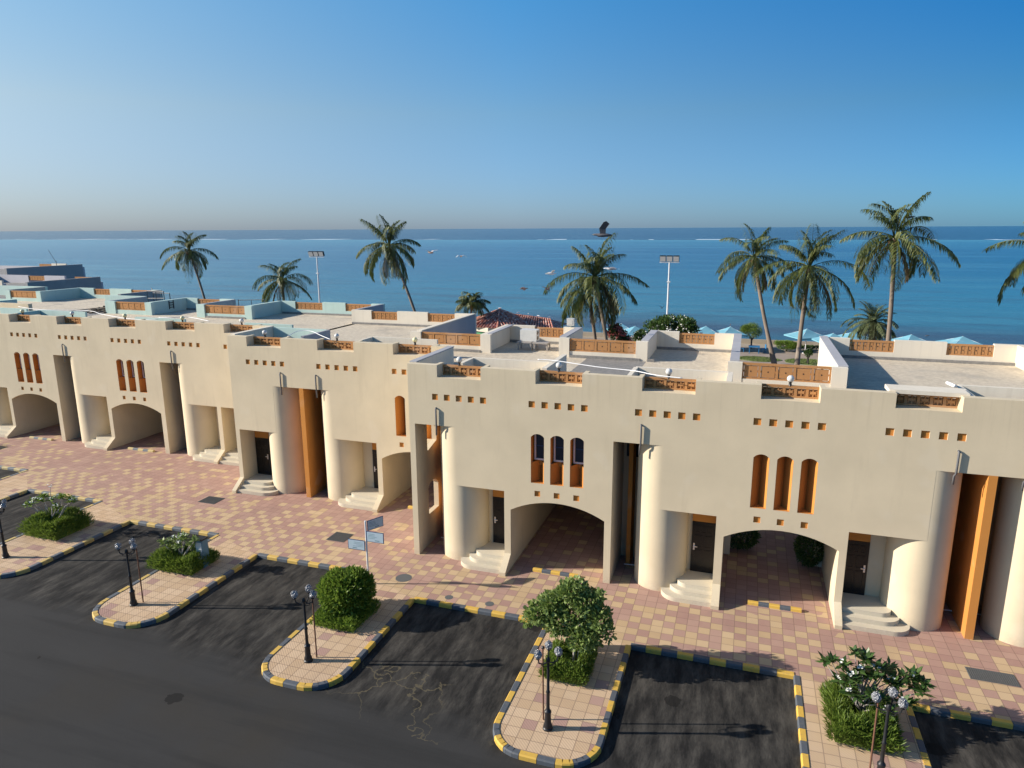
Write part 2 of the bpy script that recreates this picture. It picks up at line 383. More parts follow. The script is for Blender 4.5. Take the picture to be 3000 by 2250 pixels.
# ------------------------------------------------------------------ the villas
ZP = 8.4; ZR = 7.45; ZL = 5.88; ZD = 3.37
def arc(xa, xb, zs, za, n=14):
    """segmental arch from (xa,zs) up to za and down to (xb,zs)"""
    w = (xb - xa) / 2; h = za - zs; r = (w * w + h * h) / (2 * h); cx = (xa + xb) / 2; cz = za - r
    a0 = math.atan2(zs - cz, -w); a1 = math.atan2(zs - cz, w)
    return [(cx + r * math.cos(a0 + (a1 - a0) * i / n), cz + r * math.sin(a0 + (a1 - a0) * i / n)) for i in range(n + 1)]
def block_panel(par, x0, x1, y, z0, z1, n=5, mat='block', th=.12):
    """pierced ochre block screen: rails, posts and square plates with a dark slot round each"""
    b = MB(); h = z1 - z0
    rail = min(.09, h * .2)
    b.box(x0, y, z1 - rail, x1, y + th, z1); b.box(x0, y + .004, z0, x1, y + th - .004, z0 + rail * .7)
    p = .05; w = (x1 - x0) / n
    za, zb = z0 + rail * .7, z1 - rail
    for i in range(n + 1):
        xc = x0 + w * i
        b.box(max(x0, xc - p), y + .01, za, min(x1, xc + p), y + th - .01, zb)
    for i in range(n):
        a, c = x0 + w * i + p, x0 + w * (i + 1) - p; g = .026
        if zb - za > .3:
            b.box(a + g, y + .025, za + g, c - g, y + th - .025, zb - g)
            mx, mz = (a + c) / 2, (za + zb) / 2
            for (u, v) in ((a, za), (c - g, za), (a, zb - g), (c - g, zb - g)): b.box(u, y + .03, v, u + g, y + th - .03, v + g)
            for (u0, v0, u1, v1) in ((mx - .035, za, mx + .035, za + g), (mx - .035, zb - g, mx + .035, zb), (a, mz - .035, a + g, mz + .035), (c - g, mz - .035, c, mz + .035)): b.box(u0, y + .03, v0, u1, y + th - .03, v1)
        else:
            m = (a + c) / 2; zz = (zb - za)
            b.box(a, y + .085, za, c, y + th - .006, zb - .03); b.box(a + .02, y + .035, za + zz * .1, a + .05, y + .084, za + zz * .8); b.box(c - .05, y + .035, za + zz * .1, c - .02, y + .084, za + zz * .8)
            b.box(a + .04, y + .02, za + zz * .34, c - .04, y + th - .02, za + zz * .68)
            b.box(m - .02, y + .03, za, m + .02, y + th - .03, zb)
    o = b.build('balustrade_panel', M[mat], par)
    if (zb - za) > .3:
        d = MB()
        for i in range(n):
            mx, mz = x0 + w * (i + .5), (za + zb) / 2
            d.add([(mx - .035, y + .021, mz), (mx, y + .021, mz - .035), (mx + .035, y + .021, mz), (mx, y + .021, mz + .035)], [(0, 1, 2, 3)])
        d.build('centre_hole', M['black'], o, fix=False)
    return o
def door(par, xa, xb, y, handle_side):
    """panelled door between xa..xb, face at y"""
    b = MB(); z0, z1 = .5, 2.6
    b.box(xa, y - .03, z0, xb, y + .03, z1)
    w = xb - xa
    def pan(u0, v0, u1, v1):
        t = .03
        for (a, c, d, e) in ((u0, v0, u1, v0 + t), (u0, v1 - t, u1, v1), (u0, v0 + t, u0 + t, v1 - t), (u1 - t, v0 + t, u1, v1 - t)):
            b.box(xa + a * 1.0, y - .045, z0 + c, xa + d, y - .0305, z0 + e)
        b.box(xa + u0 + .04, y - .04, z0 + v0 + .04, xa + u1 - .04, y - .0306, z0 + v1 - .04)
    pan(.10, .18, w / 2 - .03, .95); pan(w / 2 + .03, .18, w - .10, .95)
    pan(.10, 1.05, w / 2 - .03, 1.55); pan(w / 2 + .03, 1.05, w - .10, 1.55)
    pan(.10, 1.66, w * .36, 1.95); pan(w * .40, 1.66, w * .62, 1.95); pan(w * .66, 1.66, w - .10, 1.95)
    d = b.build('door', M['door'], par)
    h = MB(); hx = xa + .10 if handle_side < 0 else xb - .10; s = 1 if handle_side < 0 else -1
    h.box(hx - .03, y - .06, 1.42, hx + .03, y - .031, 1.70)
    h.box(hx - .015 + (0 if s > 0 else -.11), y - .10, 1.55, hx + .015 + (.11 if s > 0 else 0), y - .0605, 1.585)
    h.box(hx - .02, y - .085, 1.455, hx + .02, y - .0606, 1.495)
    h.build('handle', M['chrome'], d)
def niche_v(par, x0, x1, y0, z0, z1):
    """ochre V-shaped niche behind an arched slit"""
    xm = x0 + (x1 - x0) * .56; yd = .53; b = MB(); e = .004
    b.add([(x0 + e, y0 + .006, z0), (xm, y0 + yd, z0), (xm, y0 + yd, z1 + .1), (x0 + e, y0 + .006, z1 + .1)], [(0, 1, 2, 3)])
    b.add([(xm, y0 + yd, z0), (x1 - e, y0 + .006, z0), (x1 - e, y0 + .006, z1 + .1), (xm, y0 + yd, z1 + .1)], [(0, 1, 2, 3)])
    b.add([(x0, y0 + .004, z0 + e), (x1, y0 + .004, z0 + e), (xm, y0 + yd + .01, z0 + e)], [(0, 1, 2)])
    b.build('window_niche', M['orange'], par, fix=False)
def niche_w(par, x0, x1, y0, z0, z1):
    zm = z0 + .85; e = .004; xm = x0 + (x1 - x0) * .56; b = MB()
    b.add([(x0 + e, y0 + .006, z0), (xm, y0 + .48, z0), (xm, y0 + .48, zm), (x0 + e, y0 + .006, zm)], [(0, 1, 2, 3)])
    b.add([(xm, y0 + .48, z0), (x1 - e, y0 + .006, z0), (x1 - e, y0 + .006, zm), (xm, y0 + .48, zm)], [(0, 1, 2, 3)])
    b.add([(x0, y0 + .004, z0 + e), (x1, y0 + .004, z0 + e), (xm, y0 + .5, z0 + e)], [(0, 1, 2)])
    b.add([(x0 + e, y0 + .006, zm), (x0 + e, y0 + .5, zm), (x0 + e, y0 + .5, z1 + .1), (x0 + e, y0 + .006, z1 + .1)], [(0, 1, 2, 3)])
    b.add([(x1 - e, y0 + .006, zm), (x1 - e, y0 + .5, zm), (x1 - e, y0 + .5, z1 + .1), (x1 - e, y0 + .006, z1 + .1)], [(0, 3, 2, 1)])
    b.add([(x0, y0 + .40, zm - .2), (x1, y0 + .40, zm - .2), (x1, y0 + .40, z1 + .1), (x0, y0 + .40, z1 + .1)], [(0, 1, 2, 3)])
    b.build('window_niche', M['orange'], par, fix=False)
    f = MB(); a, c = x0 + .06, x1 - .02; u, v = zm + .03, z1 - .02; y = y0 + .30; t = .06
    f.box(a, y, u, a + t, y + .09, v); f.box(c - t, y, u, c, y + .09, v); f.box(a + t, y + .002, u, c - t, y + .088, u + t); f.box(a + t, y + .002, v - t, c - t, y + .088, v)
    w = f.build('window', M['wframe'], par)
    g = MB(); g.box(a + t, y + .045, u + t, c - t, y + .055, v - t); g.build('pane', M['glass'], w)
    g = MB(); mz = (u + v) / 2; g.box(a + t, y + .02, mz, c - t, y + .043, mz + .035); g.build('glazing_bar', M['signblue'], w)
def steps(par, cx, xw, y0, s):
    """three risers from wing face xw to the curved wall at cx; s=+1 when the door lies right of the round wall"""
    b = MB()
    for z0, z1, yf, pull in ((0, .17, -.60, .18), (.1701, .335, -.32, .46), (.3351, .5, -.03, .74)):
        x_in = cx + s * pull
        rad = min(.62, -yf + .35)
        pts = [(xw, y0 + 1.16), (xw, y0 + yf)]
        xc = x_in + s * rad
        pts.append((xc, y0 + yf))
        for k in range(1, 9):
            t = math.pi / 2 * k / 8; pts.append((xc - s * rad * math.sin(t), y0 + yf + rad * (1 - math.cos(t))))
        pts.append((x_in, y0 + 1.16))
        b.prism([pts], lambda p, z=z0: (p[0], p[1], z), lambda p, z=z1: (p[0], p[1], z))
    b.build('steps', M['step'], par, smooth=True)
def villa_row(name, label, y0, xl, xr, units, notches, sqs, niches, pitch=.522, wcol='white', extra_left=None, low_left_open=None):
    par = thing(name, label, 'villa row', loc=(0, 0, 0))
    # ---- front wall outline (x,z)
    out = [(xl, ZP), (xl, 0)]
    for u in units:
        if u[0] == 'L':      # slot xa..cx (tall) then cx..xw (door height)
            _, xa, cx, xw = u; out += [(xa, 0), (xa, ZL), (cx, ZL), (cx, ZD), (xw, ZD), (xw, 0)]
        elif u[0] == 'D':    # door, slot with fin, door
            _, xa, c1, c2, xb = u; out += [(xa, 0), (xa, ZD), (c1, ZD), (c1, ZL), (c2, ZL), (c2, ZD), (xb, ZD), (xb, 0)]
        elif u[0] == 'J':    # mirrored L: door then slot
            _, xw, cx, xb = u; out += [(xw, 0), (xw, ZD), (cx, ZD), (cx, ZL), (xb, ZL), (xb, 0)]
        elif u[0] == 'A':
            out += [(u[1], 0)] + arc(u[1], u[2], 2.6, 3.1) + [(u[2], 0)]
    out += [(xr, 0), (xr, ZP)]
    for a, c in sorted(notches, reverse=True):
        if c > xr or a < xl: continue
        out += [(c, ZP), (c, 7.9), (a, 7.9), (a, ZP)]
    holes = []; sq = []
    for x in sqs:
        for i in range(5):
            xc = x + i * pitch
            if xl + .2 < xc < xr - .2: sq.append((xc, 7.08, .128))
    wins = []
    for x, kind, sx in niches:
        for i in range(3):
            a = x + i * .795 * sx; c = a + .54 * sx
            if c > xr: continue
            wins.append((a, c, kind)); sq.append(((a + c) / 2, 3.42, .118))
    for xc, zc, h in sq:
        if xc + h > xr: continue
        holes.append([(xc - h, zc - h), (xc + h, zc - h), (xc + h, zc + h), (xc - h, zc + h)])
    for a, c, k in wins:
        holes.append([(c, 3.86), (a, 3.86)] + arc(a, c, 5.76, 5.90, 8))
    w = MB(); w.prism([out] + holes, lambda p: (p[0], y0, p[1]), lambda p: (p[0], y0 + .3, p[1]))
    w.build('front_wall', M['cream'], par)
    for xc, zc, h in sq:
        if xc + h > xr: continue
        q = MB(); q.box(xc - h - .01, y0 + .05, zc - h - .01, xc + h + .01, y0 + .09, zc + h + .01)
        q.box(xc - h + .001, y0 + .012, zc - h - .005, xc + h - .001, y0 + .049, zc - h + .004)
        q.build('square_recess', M['orange'], par)
    for a, c, k in wins: (niche_w if k == 'w' else niche_v)(par, a, c, y0, 3.86, 5.90)
    # ---- notch returns, sills, screens
    for a, c in notches:
        if c > xr or a < xl: continue
        jb = MB()
        jb.jbox(a - .16, y0 + .3, 7.2, a, y0 + .68, ZP - .004); jb.jbox(c, y0 + .3, 7.2, c + .16, y0 + .68, ZP - .004)
        jb.jbox(a + .002, y0 + .3, 7.2, c - .002, y0 + .72, 7.895)
        block_panel(par, a + .006, c - .006, y0 + .56, 7.903, 8.32, 5)
        jb.build('notch_sill', M['cream'], par)
    # ---- interiors
    class Core:
        k = 0
        def jbox(s, *a):
            b = MB(); b.k = s.k; s.k += 1; b.jbox(*a); b.build('inner_wall', M['cream'], par)
    core = Core()
    def slotroom(xa, xb):
        core.jbox(xa, y0 + 2.62, 0, xb, y0 + 2.8, 7.2); core.jbox(xa, y0 + .3, ZL + .004, xb, y0 + 2.62, ZL + .2)
        g = MB(); g.box(xa + .12, y0 + 2.55, 4.5, xa + .75, y0 + 2.615, 6.0); g.build('window', M['glass'], par)
        for zz in (.9,):
            pp = MB(); pp.tube([(xa + .3, y0 + 1.6, .12), (xb - .3, y0 + 1.75, .10)], .025, 6); pp.build('ground_pipe', M['steel'], par)
    def roundwall(cx):
        c = MB(); n = 56; r = 1.0; cy = y0 + 1.003
        vs = []; fs = []
        for z in (0, 6.25):
            for k in range(n): t = 2 * math.pi * k / n; vs.append((cx + r * math.cos(t), cy + r * math.sin(t), z))
        for k in range(n): fs.append((k, (k + 1) % n, n + (k + 1) % n, n + k))
        fs.append(tuple(range(n, 2 * n)))
        c.add(vs, fs); c.build('round_wall', M['cream'], par, smooth=True)
    def recess(cx, xw, s):
        # s=+1: door on the right, next to wing face xw
        a, c = (cx, xw) if s > 0 else (xw, cx)
        core.jbox(a, y0 + 1.18, 0, c, y0 + 1.4, 3.6); core.jbox(a, y0 + .3, ZD + .003, c, y0 + 1.18, 3.6)
        dw = .87; e = .03
        da, dc = (xw - e - dw, xw - e) if s > 0 else (xw + e, xw + e + dw)
        door(par, da, dc, y0 + 1.14, -s)
        o = MB(); o.box(da, y0 + 1.12, 2.605, dc, y0 + 1.178, ZD); o.build('door_header', M['orange'], par)
        steps(par, cx, xw - s * .003, y0, s)
    def fin(x, w=.26, ya=0.0):
        f = MB(); f.box(x - w / 2, y0 + ya - (.004 if ya == 0 else 0), 0, x + w / 2, y0 + 2.61, ZL + .002); f.build('partition_fin', M['orange'], par)
    def pipe(x):
        p = MB(); z1 = 6.62
        p.tube([(x - .01, y0 + .05, z1), (x - .01, y0 - .04, z1), (x, y0 - .07, z1 - .03), (x, y0 - .065, ZL + .05), (x, y0 - .05, ZL - .04), (x - .03, y0 + .0, ZL - .12), (x - .035, y0 + .01, ZL - .42)], .036, 8)
        p.build('drain_pipe', M['pipe'], par, smooth='all')
    piers = []
    for u in units:
        if u[0] == 'L':
            _, xa, cx, xw = u; slotroom(xa, cx); roundwall(cx); recess(cx, xw, 1); fin(xa + .43, .17, 1.75); pipe(cx - .80)
            piers += [xa, xw]
        elif u[0] == 'J':
            _, xw, cx, xb = u; slotroom(cx, xb); roundwall(cx); recess(cx, xw, -1); pipe(cx + .5)
        elif u[0] == 'D':
            _, xa, c1, c2, xb = u; slotroom(c1, c2); roundwall(c1); roundwall(c2); recess(c1, xa, -1); recess(c2, xb, 1)
            fin((c1 + c2) / 2); pipe(c1 + .55); pipe(c2 - .75)
    # side walls of the openings (right/left of every wing and pier)
    for i, u in enumerate(units):
        if u[0] == 'A':
            dep = u[3]
            core.jbox(u[1], y0 + .3, 3.45, u[2], y0 + dep, 3.6)
    for (a, c, dep, fl) in low_left_open or []:
        core.jbox(a + .003, y0 + .3, 0, c - .003, y0 + dep, 7.2)
        if fl:
            wings = MB(); wings.prism([[(0.0, .66), (-.72, .14), (-.72, 0), (0.0, 0)]], lambda p, x=a: (x, y0 + p[0] + .001, p[1]), lambda p, x=c: (x, y0 + p[0] + .001, p[1])); wings.build('wing_buttress', M['cream'], par)
    return par
def globes(par, lst):
    for x, y, k in lst:
        b = MB(); b.lathe((x, y, 8.30), [(.07, 0), (.05, .06), (.045, .12), (.075, .15)], 10)
        o = b.build('lamp_base', M['black'], par)
        g = MB(); g.ball((x, y, 8.56), .125, 18); g.build('globe', M[k], o, smooth='all')
def walls(par, mat, boxes, name='parapet'):
    b = MB()
    for q in boxes:
        k = b.k; b = MB(); b.k = k; b.jbox(*q); b.build(name, M[mat], par)
def coping(par, boxes, mat='white'):
    for x0, y0, x1, y1 in boxes: b = MB(); b.jbox(x0 - .03, y0 - .03, ZP + .002, x1 + .03, y1 + .03, ZP + .05); b.build('coping', M[mat], par)
def roofs(par, lst):
    for x0, y0, x1, y1, k in lst:
        b = MB(); b.jbox(x0, y0, 7.22, x1, y1, ZR); b.build('roof', M[k], par)
def ledge_roll(par, lst, mat='felt'):
    for x0, y0, x1, y1 in lst: b = MB(); b.jbox(x0, y0, ZR - .05, x1, y1, ZR + .13); b.build('roof_upstand', M[mat], par)

# ---- row A (nearest, right)
A = villa_row('villa_row', 'nearest cream row of villas on the right, with two wide arches and dark doors', 0.0, -12.95, 20.4,
    [('L', -12.70, -10.90, -8.80), ('A', -8.53, -4.68, 8.4), ('L', -4.41, -2.58, -.52), ('A', -.23, 3.67, 4.1), ('D', 3.92, 6.32, 9.56, 11.94), ('A', 12.2, 16.1, 8.4), ('J', 16.38, 18.6, 20.15)],
    [(-11.63, -9.75), (-7.49, -5.66), (-3.41, -1.51), (.71, 2.61), (4.90, 6.82), (9.05, 10.95), (13.2, 15.1)],
    [-11.75, -7.64, -3.51, .65, 4.82, 9.0, 13.1], [(-7.67, 'w', 1), (.61, 'v', 1), (13.0, 'w', 1)],
    low_left_open=[(-8.80, -8.53, 8.4, 1), (-4.68, -4.41, 8.4, 0), (-.52, -.23, 4.1, 1), (3.67, 3.92, 4.1, 1), (11.94, 12.2, 8.4, 1), (16.1, 16.38, 8.4, 1), (20.15, 20.4, 8.4, 0)])
# pierced left end wall of row A
b = MB()
up = [(1.15, 4.32), (2.10, 4.56), (2.10, 5.25), (1.15, 5.52)]
lowr = [(1.12, 1.40), (2.15, 1.40), (2.15, 2.55), (1.9, 2.78), (1.62, 2.86), (1.35, 2.80), (1.12, 2.60)]
b.prism([[(.302, 0), (4.17, 0), (4.17, 7.2), (.302, 7.2)], up, lowr], lambda p: (-12.95, p[0], p[1]), lambda p: (-12.72, p[0], p[1]))
b.build('end_wall', M['cream'], A)
walls(A, 'white', [
    (-12.95, .31, 7.2, -12.70, 4.2, ZP), (-12.95, 8.30, 0, -12.40, 8.55, ZP), (-12.95, 8.56, 0, -12.60, 12.35, ZP),
    (-12.59, 12.10, 0, -8.45, 12.35, 7.80), (-12.59, 12.10, 7.8, -11.15, 12.35, ZP), (-9.48, 12.10, 7.8, -8.45, 12.35, ZP),
    (-8.74, 8.56, 0, -8.44, 12.09, ZP), (-8.74, 8.30, 0, -8.22, 8.55, ZP),
    (-8.21, 8.35, 0, -4.92, 8.55, 7.76), (-4.91, 8.30, 0, -4.35, 8.56, ZP), (-4.66, 8.57, 0, -4.36, 12.35, ZP),
    (-4.35, 12.10, 0, -.12, 12.35, 7.80), (-4.35, 12.10, 7.8, -3.22, 12.35, ZP), (-1.42, 12.10, 7.8, -.12, 12.35, ZP),
    (-.44, 4.36, 0, -.13, 12.09, ZP), (-.53, 4.10, 0, .02, 4.35, ZP), (.03, 4.12, 3.6, 3.34, 4.32, 7.74), (3.35, 4.08, 0, 3.92, 4.34, ZP),
    (3.62, 4.35, 0, 3.92, 12.45, ZP), (3.93, 12.2, 0, 12.24, 12.45, 7.80), (3.93, 12.2, 7.8, 4.95, 12.45, ZP), (6.92, 12.2, 7.8, 9.13, 12.45, ZP), (11.06, 12.2, 7.8, 12.24, 12.45, ZP),
    (11.95, 8.5, 0, 12.25, 12.19, ZP), (12.26, 8.3, 0, 16.1, 8.5, 7.76), (16.1, 8.3, 0, 16.4, 12.4, ZP), (16.4, 12.2, 0, 20.4, 12.4, ZP), (20.2, .3, 7.2, 20.4, 12.2, ZP)])
roofs(A, [(-12.94, .3, -8.5, 12.1, 'gravel'), (-8.5, .3, -7.3, 8.35, 'gravel'), (-7.3, .3, -4.38, 8.35, 'felt'), (-4.38, .3, -.15, 12.1, 'gravel'), (-.15, .3, 3.64, 4.15, 'gravel'), (3.64, .3, 12.2, 12.2, 'gravel'), (12.2, .3, 16.2, 8.3, 'gravel'), (16.2, .3, 20.2, 12.2, 'gravel')])
walls(A, 'white', [(-10.9, 1.95, 7.4, -7.36, 2.1, ZP), (-10.98, .76, 7.4, -10.8, 1.94, ZP - .003), (-7.45, .76, 7.4, -7.25, 3.95, ZP - .01),
    (-3.95, 1.96, 7.4, -.42, 2.1, ZP), (-4.02, .31, 7.4, -3.86, 1.95, ZP - .003), (-.48, .31, 7.4, -.30, 2.11, ZP - .01),
    (7.14, 1.95, 7.4, 11.0, 2.1, ZP), (7.02, .31, 7.4, 7.20, 1.94, ZP - .003)], 'light_well_wall')
walls(A, 'white', [(4.72, .32, 8.33, 7.06, 1.16, 8.46)], 'cover_slab')
coping(A, [(-12.6, 8.56, -12.6 + .2, 12.0), (-12.95, .32, -12.70, 4.18), (3.62, 4.36, 3.92, 12.4), (-.44, 4.37, -.13, 12.05), (-8.74, 8.57, -8.44, 12.0), (-4.66, 8.58, -4.36, 12.1)], 'side')
ledge_roll(A, [(-12.58, 12.0, -8.75, 12.09), (-4.34, 11.98, -.45, 12.09), (3.94, 12.08, 11.94, 12.19), (-8.2, 8.25, -4.7, 8.34), (-4.0, 8.2, -4.35, 8.3)])
for p in [(-11.14, -9.49, 12.14, 7.805, 8.34, 5), (-8.20, -4.93, 8.38, 7.765, 8.38, 5), (-3.21, -1.43, 12.14, 7.805, 8.34, 6), (.035, 3.335, 4.15, 7.745, 8.40, 5), (4.96, 6.91, 12.24, 7.805, 8.34, 7), (9.14, 11.05, 12.24, 7.805, 8.34, 7)]:
    block_panel(A, *p)
globes(A, [(-10.9, .62, 'opal'), (-6.72, .62, 'opal'), (-2.53, .62, 'opal'), (1.66, .62, 'opal')])

# ---- row B (middle)
yB = 4.17
B = villa_row('villa_row', 'middle cream row of villas, one tall dark slot split by an orange fin', yB, -25.45, -12.955,
    [('D', -25.2, -22.85, -19.45, -16.97), ('A', -16.70, -13.0, 4.1)],
    [(-24.25, -22.18), (-20.03, -17.98), (-15.83, -13.83)], [-24.27, -20.03, -15.81], [(-15.84, 'v', 1)],
    low_left_open=[(-25.45, -25.2, 3.5, 1), (-16.97, -16.70, 12.3, 1)])
walls(B, 'white', [(-25.45, 4.48, 7.2, -25.22, 7.74, ZP), (-25.44, 16.35, 0, -16.42, 16.6, 7.8), (-25.44, 16.35, 7.8, -23.92, 16.6, ZP), (-21.98, 16.35, 7.8, -19.75, 16.6, ZP), (-17.82, 16.35, 7.8, -16.42, 16.6, ZP),
    (-16.98, 8.3, 0, -16.36, 8.52, ZP), (-16.35, 8.36, 3.6, -12.97, 8.5, 7.76)])
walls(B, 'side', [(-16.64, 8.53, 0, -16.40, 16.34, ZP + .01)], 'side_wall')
roofs(B, [(-25.44, 4.48, -16.62, 16.35, 'gravel'), (-16.61, 4.48, -12.96, 8.36, 'gravel')])
walls(B, 'teal', [(-25.2, 7.62, 7.4, -21.75, 7.76, ZP - .02)], 'light_well_wall')
walls(B, 'side', [(-21.74, 5.3, 7.4, -21.58, 7.77, ZP - .03)], 'light_well_wall')
walls(B, 'white', [(-18.0, 6.1, 7.4, -14.4, 6.24, ZP - .02), (-18.12, 4.95, 7.4, -17.99, 6.12, ZP - .03)], 'light_well_wall')
ledge_roll(B, [(-25.4, 16.25, -16.66, 16.34), (-16.3, 8.26, -12.97, 8.35)])
coping(B, [(-16.64, 8.53, -16.40, 16.3), (-25.45, 4.5, -25.22, 7.6)], 'white')
for p in [(-23.91, -21.99, 16.4, 7.805, 8.34, 6), (-19.74, -17.83, 16.4, 7.805, 8.34, 6), (-16.34, -13.0, 8.40, 7.765, 8.38, 5)]: block_panel(B, *p)
globes(B, [(-23.56, yB + .62, 'opal'), (-19.26, yB + .62, 'opal'), (-14.95, yB + .62, 'opaly')])

# ---- row C (far left)
yC = 7.75
Cc = villa_row('villa_row', 'farthest full cream row of villas on the left, pale teal parapets and two arches', yC, -51.7, -25.46,
    [('J', -49.7, -49.69, -49.68)][:0] + [('L', -51.4, -49.6, -47.25), ('A', -46.98, -42.87, 8.4), ('L', -42.54, -40.75, -38.45), ('A', -38.16, -34.13, 8.4), ('L', -33.80, -31.98, -29.79), ('J', -29.5, -27.2, -25.7)],
    [(-50.2, -48.25), (-46.0, -44.1), (-41.79, -39.72), (-37.45, -35.34), (-33.0, -30.86), (-28.74, -26.7)],
    [-50.3, -45.99, -41.75, -37.35, -32.9, -28.75], [(-46.07, 'w', 1.04), (-37.25, 'w', 1.04)], pitch=.545,
    low_left_open=[(-51.7, -51.4, 8.4, 0), (-47.25, -46.98, 8.4, 1), (-42.87, -42.54, 8.4, 0), (-38.45, -38.16, 8.4, 1), (-34.13, -33.80, 8.4, 0), (-29.79, -29.5, 1.2, 1)])
walls(Cc, 'teal', [(-33.93, 20.15, 0, -25.1, 20.4, 7.8), (-33.93, 20.15, 7.8, -32.66, 20.4, ZP), (-30.25, 20.15, 7.8, -28.27, 20.4, ZP), (-26.1, 20.15, 7.8, -25.1, 20.4, ZP),
    (-34.2, 16.62, 0, -33.9, 20.14, ZP), (-34.2, 16.3, 0, -33.6, 16.6, ZP), (-37.78, 16.36, 0, -34.21, 16.56, 7.76), (-38.5, 16.3, 0, -37.79, 16.6, ZP),
    (-43.0, 20.15, 0, -38.4, 20.4, 7.8), (-43.0, 20.15, 7.8, -41.9, 20.4, ZP), (-39.7, 20.15, 7.8, -38.4, 20.4, ZP), (-43.3, 16.62, 0, -43.01, 20.4, ZP), (-43.35, 16.3, 0, -42.75, 16.6, ZP),
    (-46.3, 16.36, 0, -43.36, 16.56, 7.76), (-47.3, 16.3, 0, -46.31, 16.6, ZP), (-51.6, 20.15, 0, -47.3, 20.4, ZP)])
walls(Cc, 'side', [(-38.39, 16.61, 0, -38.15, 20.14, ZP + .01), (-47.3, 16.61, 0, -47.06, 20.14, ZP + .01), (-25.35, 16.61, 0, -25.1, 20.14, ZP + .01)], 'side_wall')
roofs(Cc, [(-51.6, 8.06, -47.1, 20.2, 'felt'), (-47.1, 8.06, -43.1, 16.4, 'gravel'), (-43.1, 8.06, -38.2, 20.2, 'gravel'), (-38.2, 8.06, -34.0, 16.4, 'gravel'), (-34.0, 8.06, -25.12, 20.2, 'gravel')])
walls(Cc, 'teal', [(-46.4, 10.2, 7.4, -42.2, 10.35, ZP), (-46.5, 8.1, 7.4, -46.3, 10.19, ZP - .01), (-50.6, 10.5, 7.4, -48.0, 10.65, ZP), (-37.6, 9.9, 7.4, -33.6, 10.05, 8.25), (-29.0, 9.9, 7.4, -25.6, 10.05, 8.2)], 'light_well_wall')
ledge_roll(Cc, [(-33.8, 20.05, -25.4, 20.14), (-43, 20.05, -38.45, 20.14), (-37.7, 16.26, -34.2, 16.35)])
for p in [(-32.65, -30.26, 20.2, 7.805, 8.34, 6), (-28.26, -26.11, 20.2, 7.805, 8.34, 6), (-37.77, -34.22, 16.40, 7.765, 8.38, 5), (-46.3, -43.37, 16.40, 7.765, 8.38, 5), (-41.89, -39.71, 20.2, 7.805, 8.34, 6)]: block_panel(Cc, *p)
globes(Cc, [(-27.96, 8.4, 'opal'), (-32.29, 8.4, 'opaly'), (-36.78, 8.4, 'opaly'), (-41.16, 8.4, 'opal'), (-45.56, 8.4, 'opaly')])

# ---- rows beyond: roofs seen over row C
def far_row(label, mat, body, bxs, panels, sides, rfs, wells=()):
    p = thing('villa_row', label, 'villa row')
    b = MB(); [b.jbox(*q) for q in body]; b.build('wall', M['cream'], p)
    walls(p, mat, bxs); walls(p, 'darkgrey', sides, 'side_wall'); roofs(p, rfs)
    for q in panels: block_panel(p, *q)
    return p
D = far_row('teal topped villa row just behind the far left row, one blue parapet wall in shade', 'teal',
    [(-75, 13.0, 0, -51.1, 13.3, 8.4), (-75, 13.3, 0, -51.2, 21.0, 7.2)],
    [(-65.2, 21.5, 0, -64.6, 21.8, ZP), (-64.6, 21.55, 0, -61.3, 21.75, 7.76), (-61.3, 21.5, 0, -60.75, 21.8, ZP), (-61.05, 21.8, 0, -60.75, 25.5, ZP),
     (-61.05, 25.5, 0, -51.0, 25.75, 7.8), (-61.05, 25.5, 7.8, -59.0, 25.75, ZP), (-57.0, 25.5, 7.8, -54.4, 25.75, ZP), (-52.0, 25.5, 7.8, -51.0, 25.75, ZP),
     (-75, 25.5, 0, -65.2, 25.75, ZP), (-60.2, 15.4, 7.4, -55.8, 15.55, ZP), (-55.8, 13.3, 7.4, -55.6, 15.5, ZP)],
    [(-64.58, -61.32, 21.58, 7.765, 8.38, 5), (-58.98, -57.02, 25.55, 7.805, 8.34, 6), (-54.38, -52.02, 25.55, 7.805, 8.34, 6)],
    [(-51.3, 21.2, 0, -51.0, 25.49, 8.41), (-65.5, 21.8, 0, -65.2, 25.49, 8.41)],
    [(-75, 13.3, -65.3, 25.5, 'felt'), (-65.3, 13.3, -61, 21.6, 'gravel'), (-61, 13.3, -51.2, 25.5, 'gravel')])
Ee = far_row('lilac and white topped villa row with a long dark grey end wall, against the sea', 'lilac',
    [(-110, 26.0, 0, -73.0, 26.3, 8.4), (-110, 26.3, 0, -73.2, 34.0, 7.2)],
    [(-86, 33.5, 0, -85.2, 33.8, ZP), (-85.2, 33.5, 0, -82, 33.8, 7.8), (-110, 30.0, 7.2, -90, 30.2, 8.4), (-90.0, 30.0, 7.2, -89.7, 38.3, 8.4), (-82.0, 38.4, 0, -72.7, 38.65, 7.8), (-89.7, 38.4, 0, -84.4, 38.65, ZP), (-81.7, 38.4, 7.8, -78.4, 38.65, ZP)],
    [(-84.38, -81.7, 38.45, 7.805, 8.34, 6), (-76.8, -73.6, 38.45, 7.805, 8.34, 6)],
    [(-73.0, 29.4, 0, -72.7, 38.39, 8.42)],
    [(-110, 26.3, -73, 38.4, 'felt')])
walls(Ee, 'white', [(-80.8, 30.2, 7.4, -77.6, 30.4, 8.44), (-87.6, 30.0, 7.4, -84.8, 30.2, 8.46)], 'parapet')
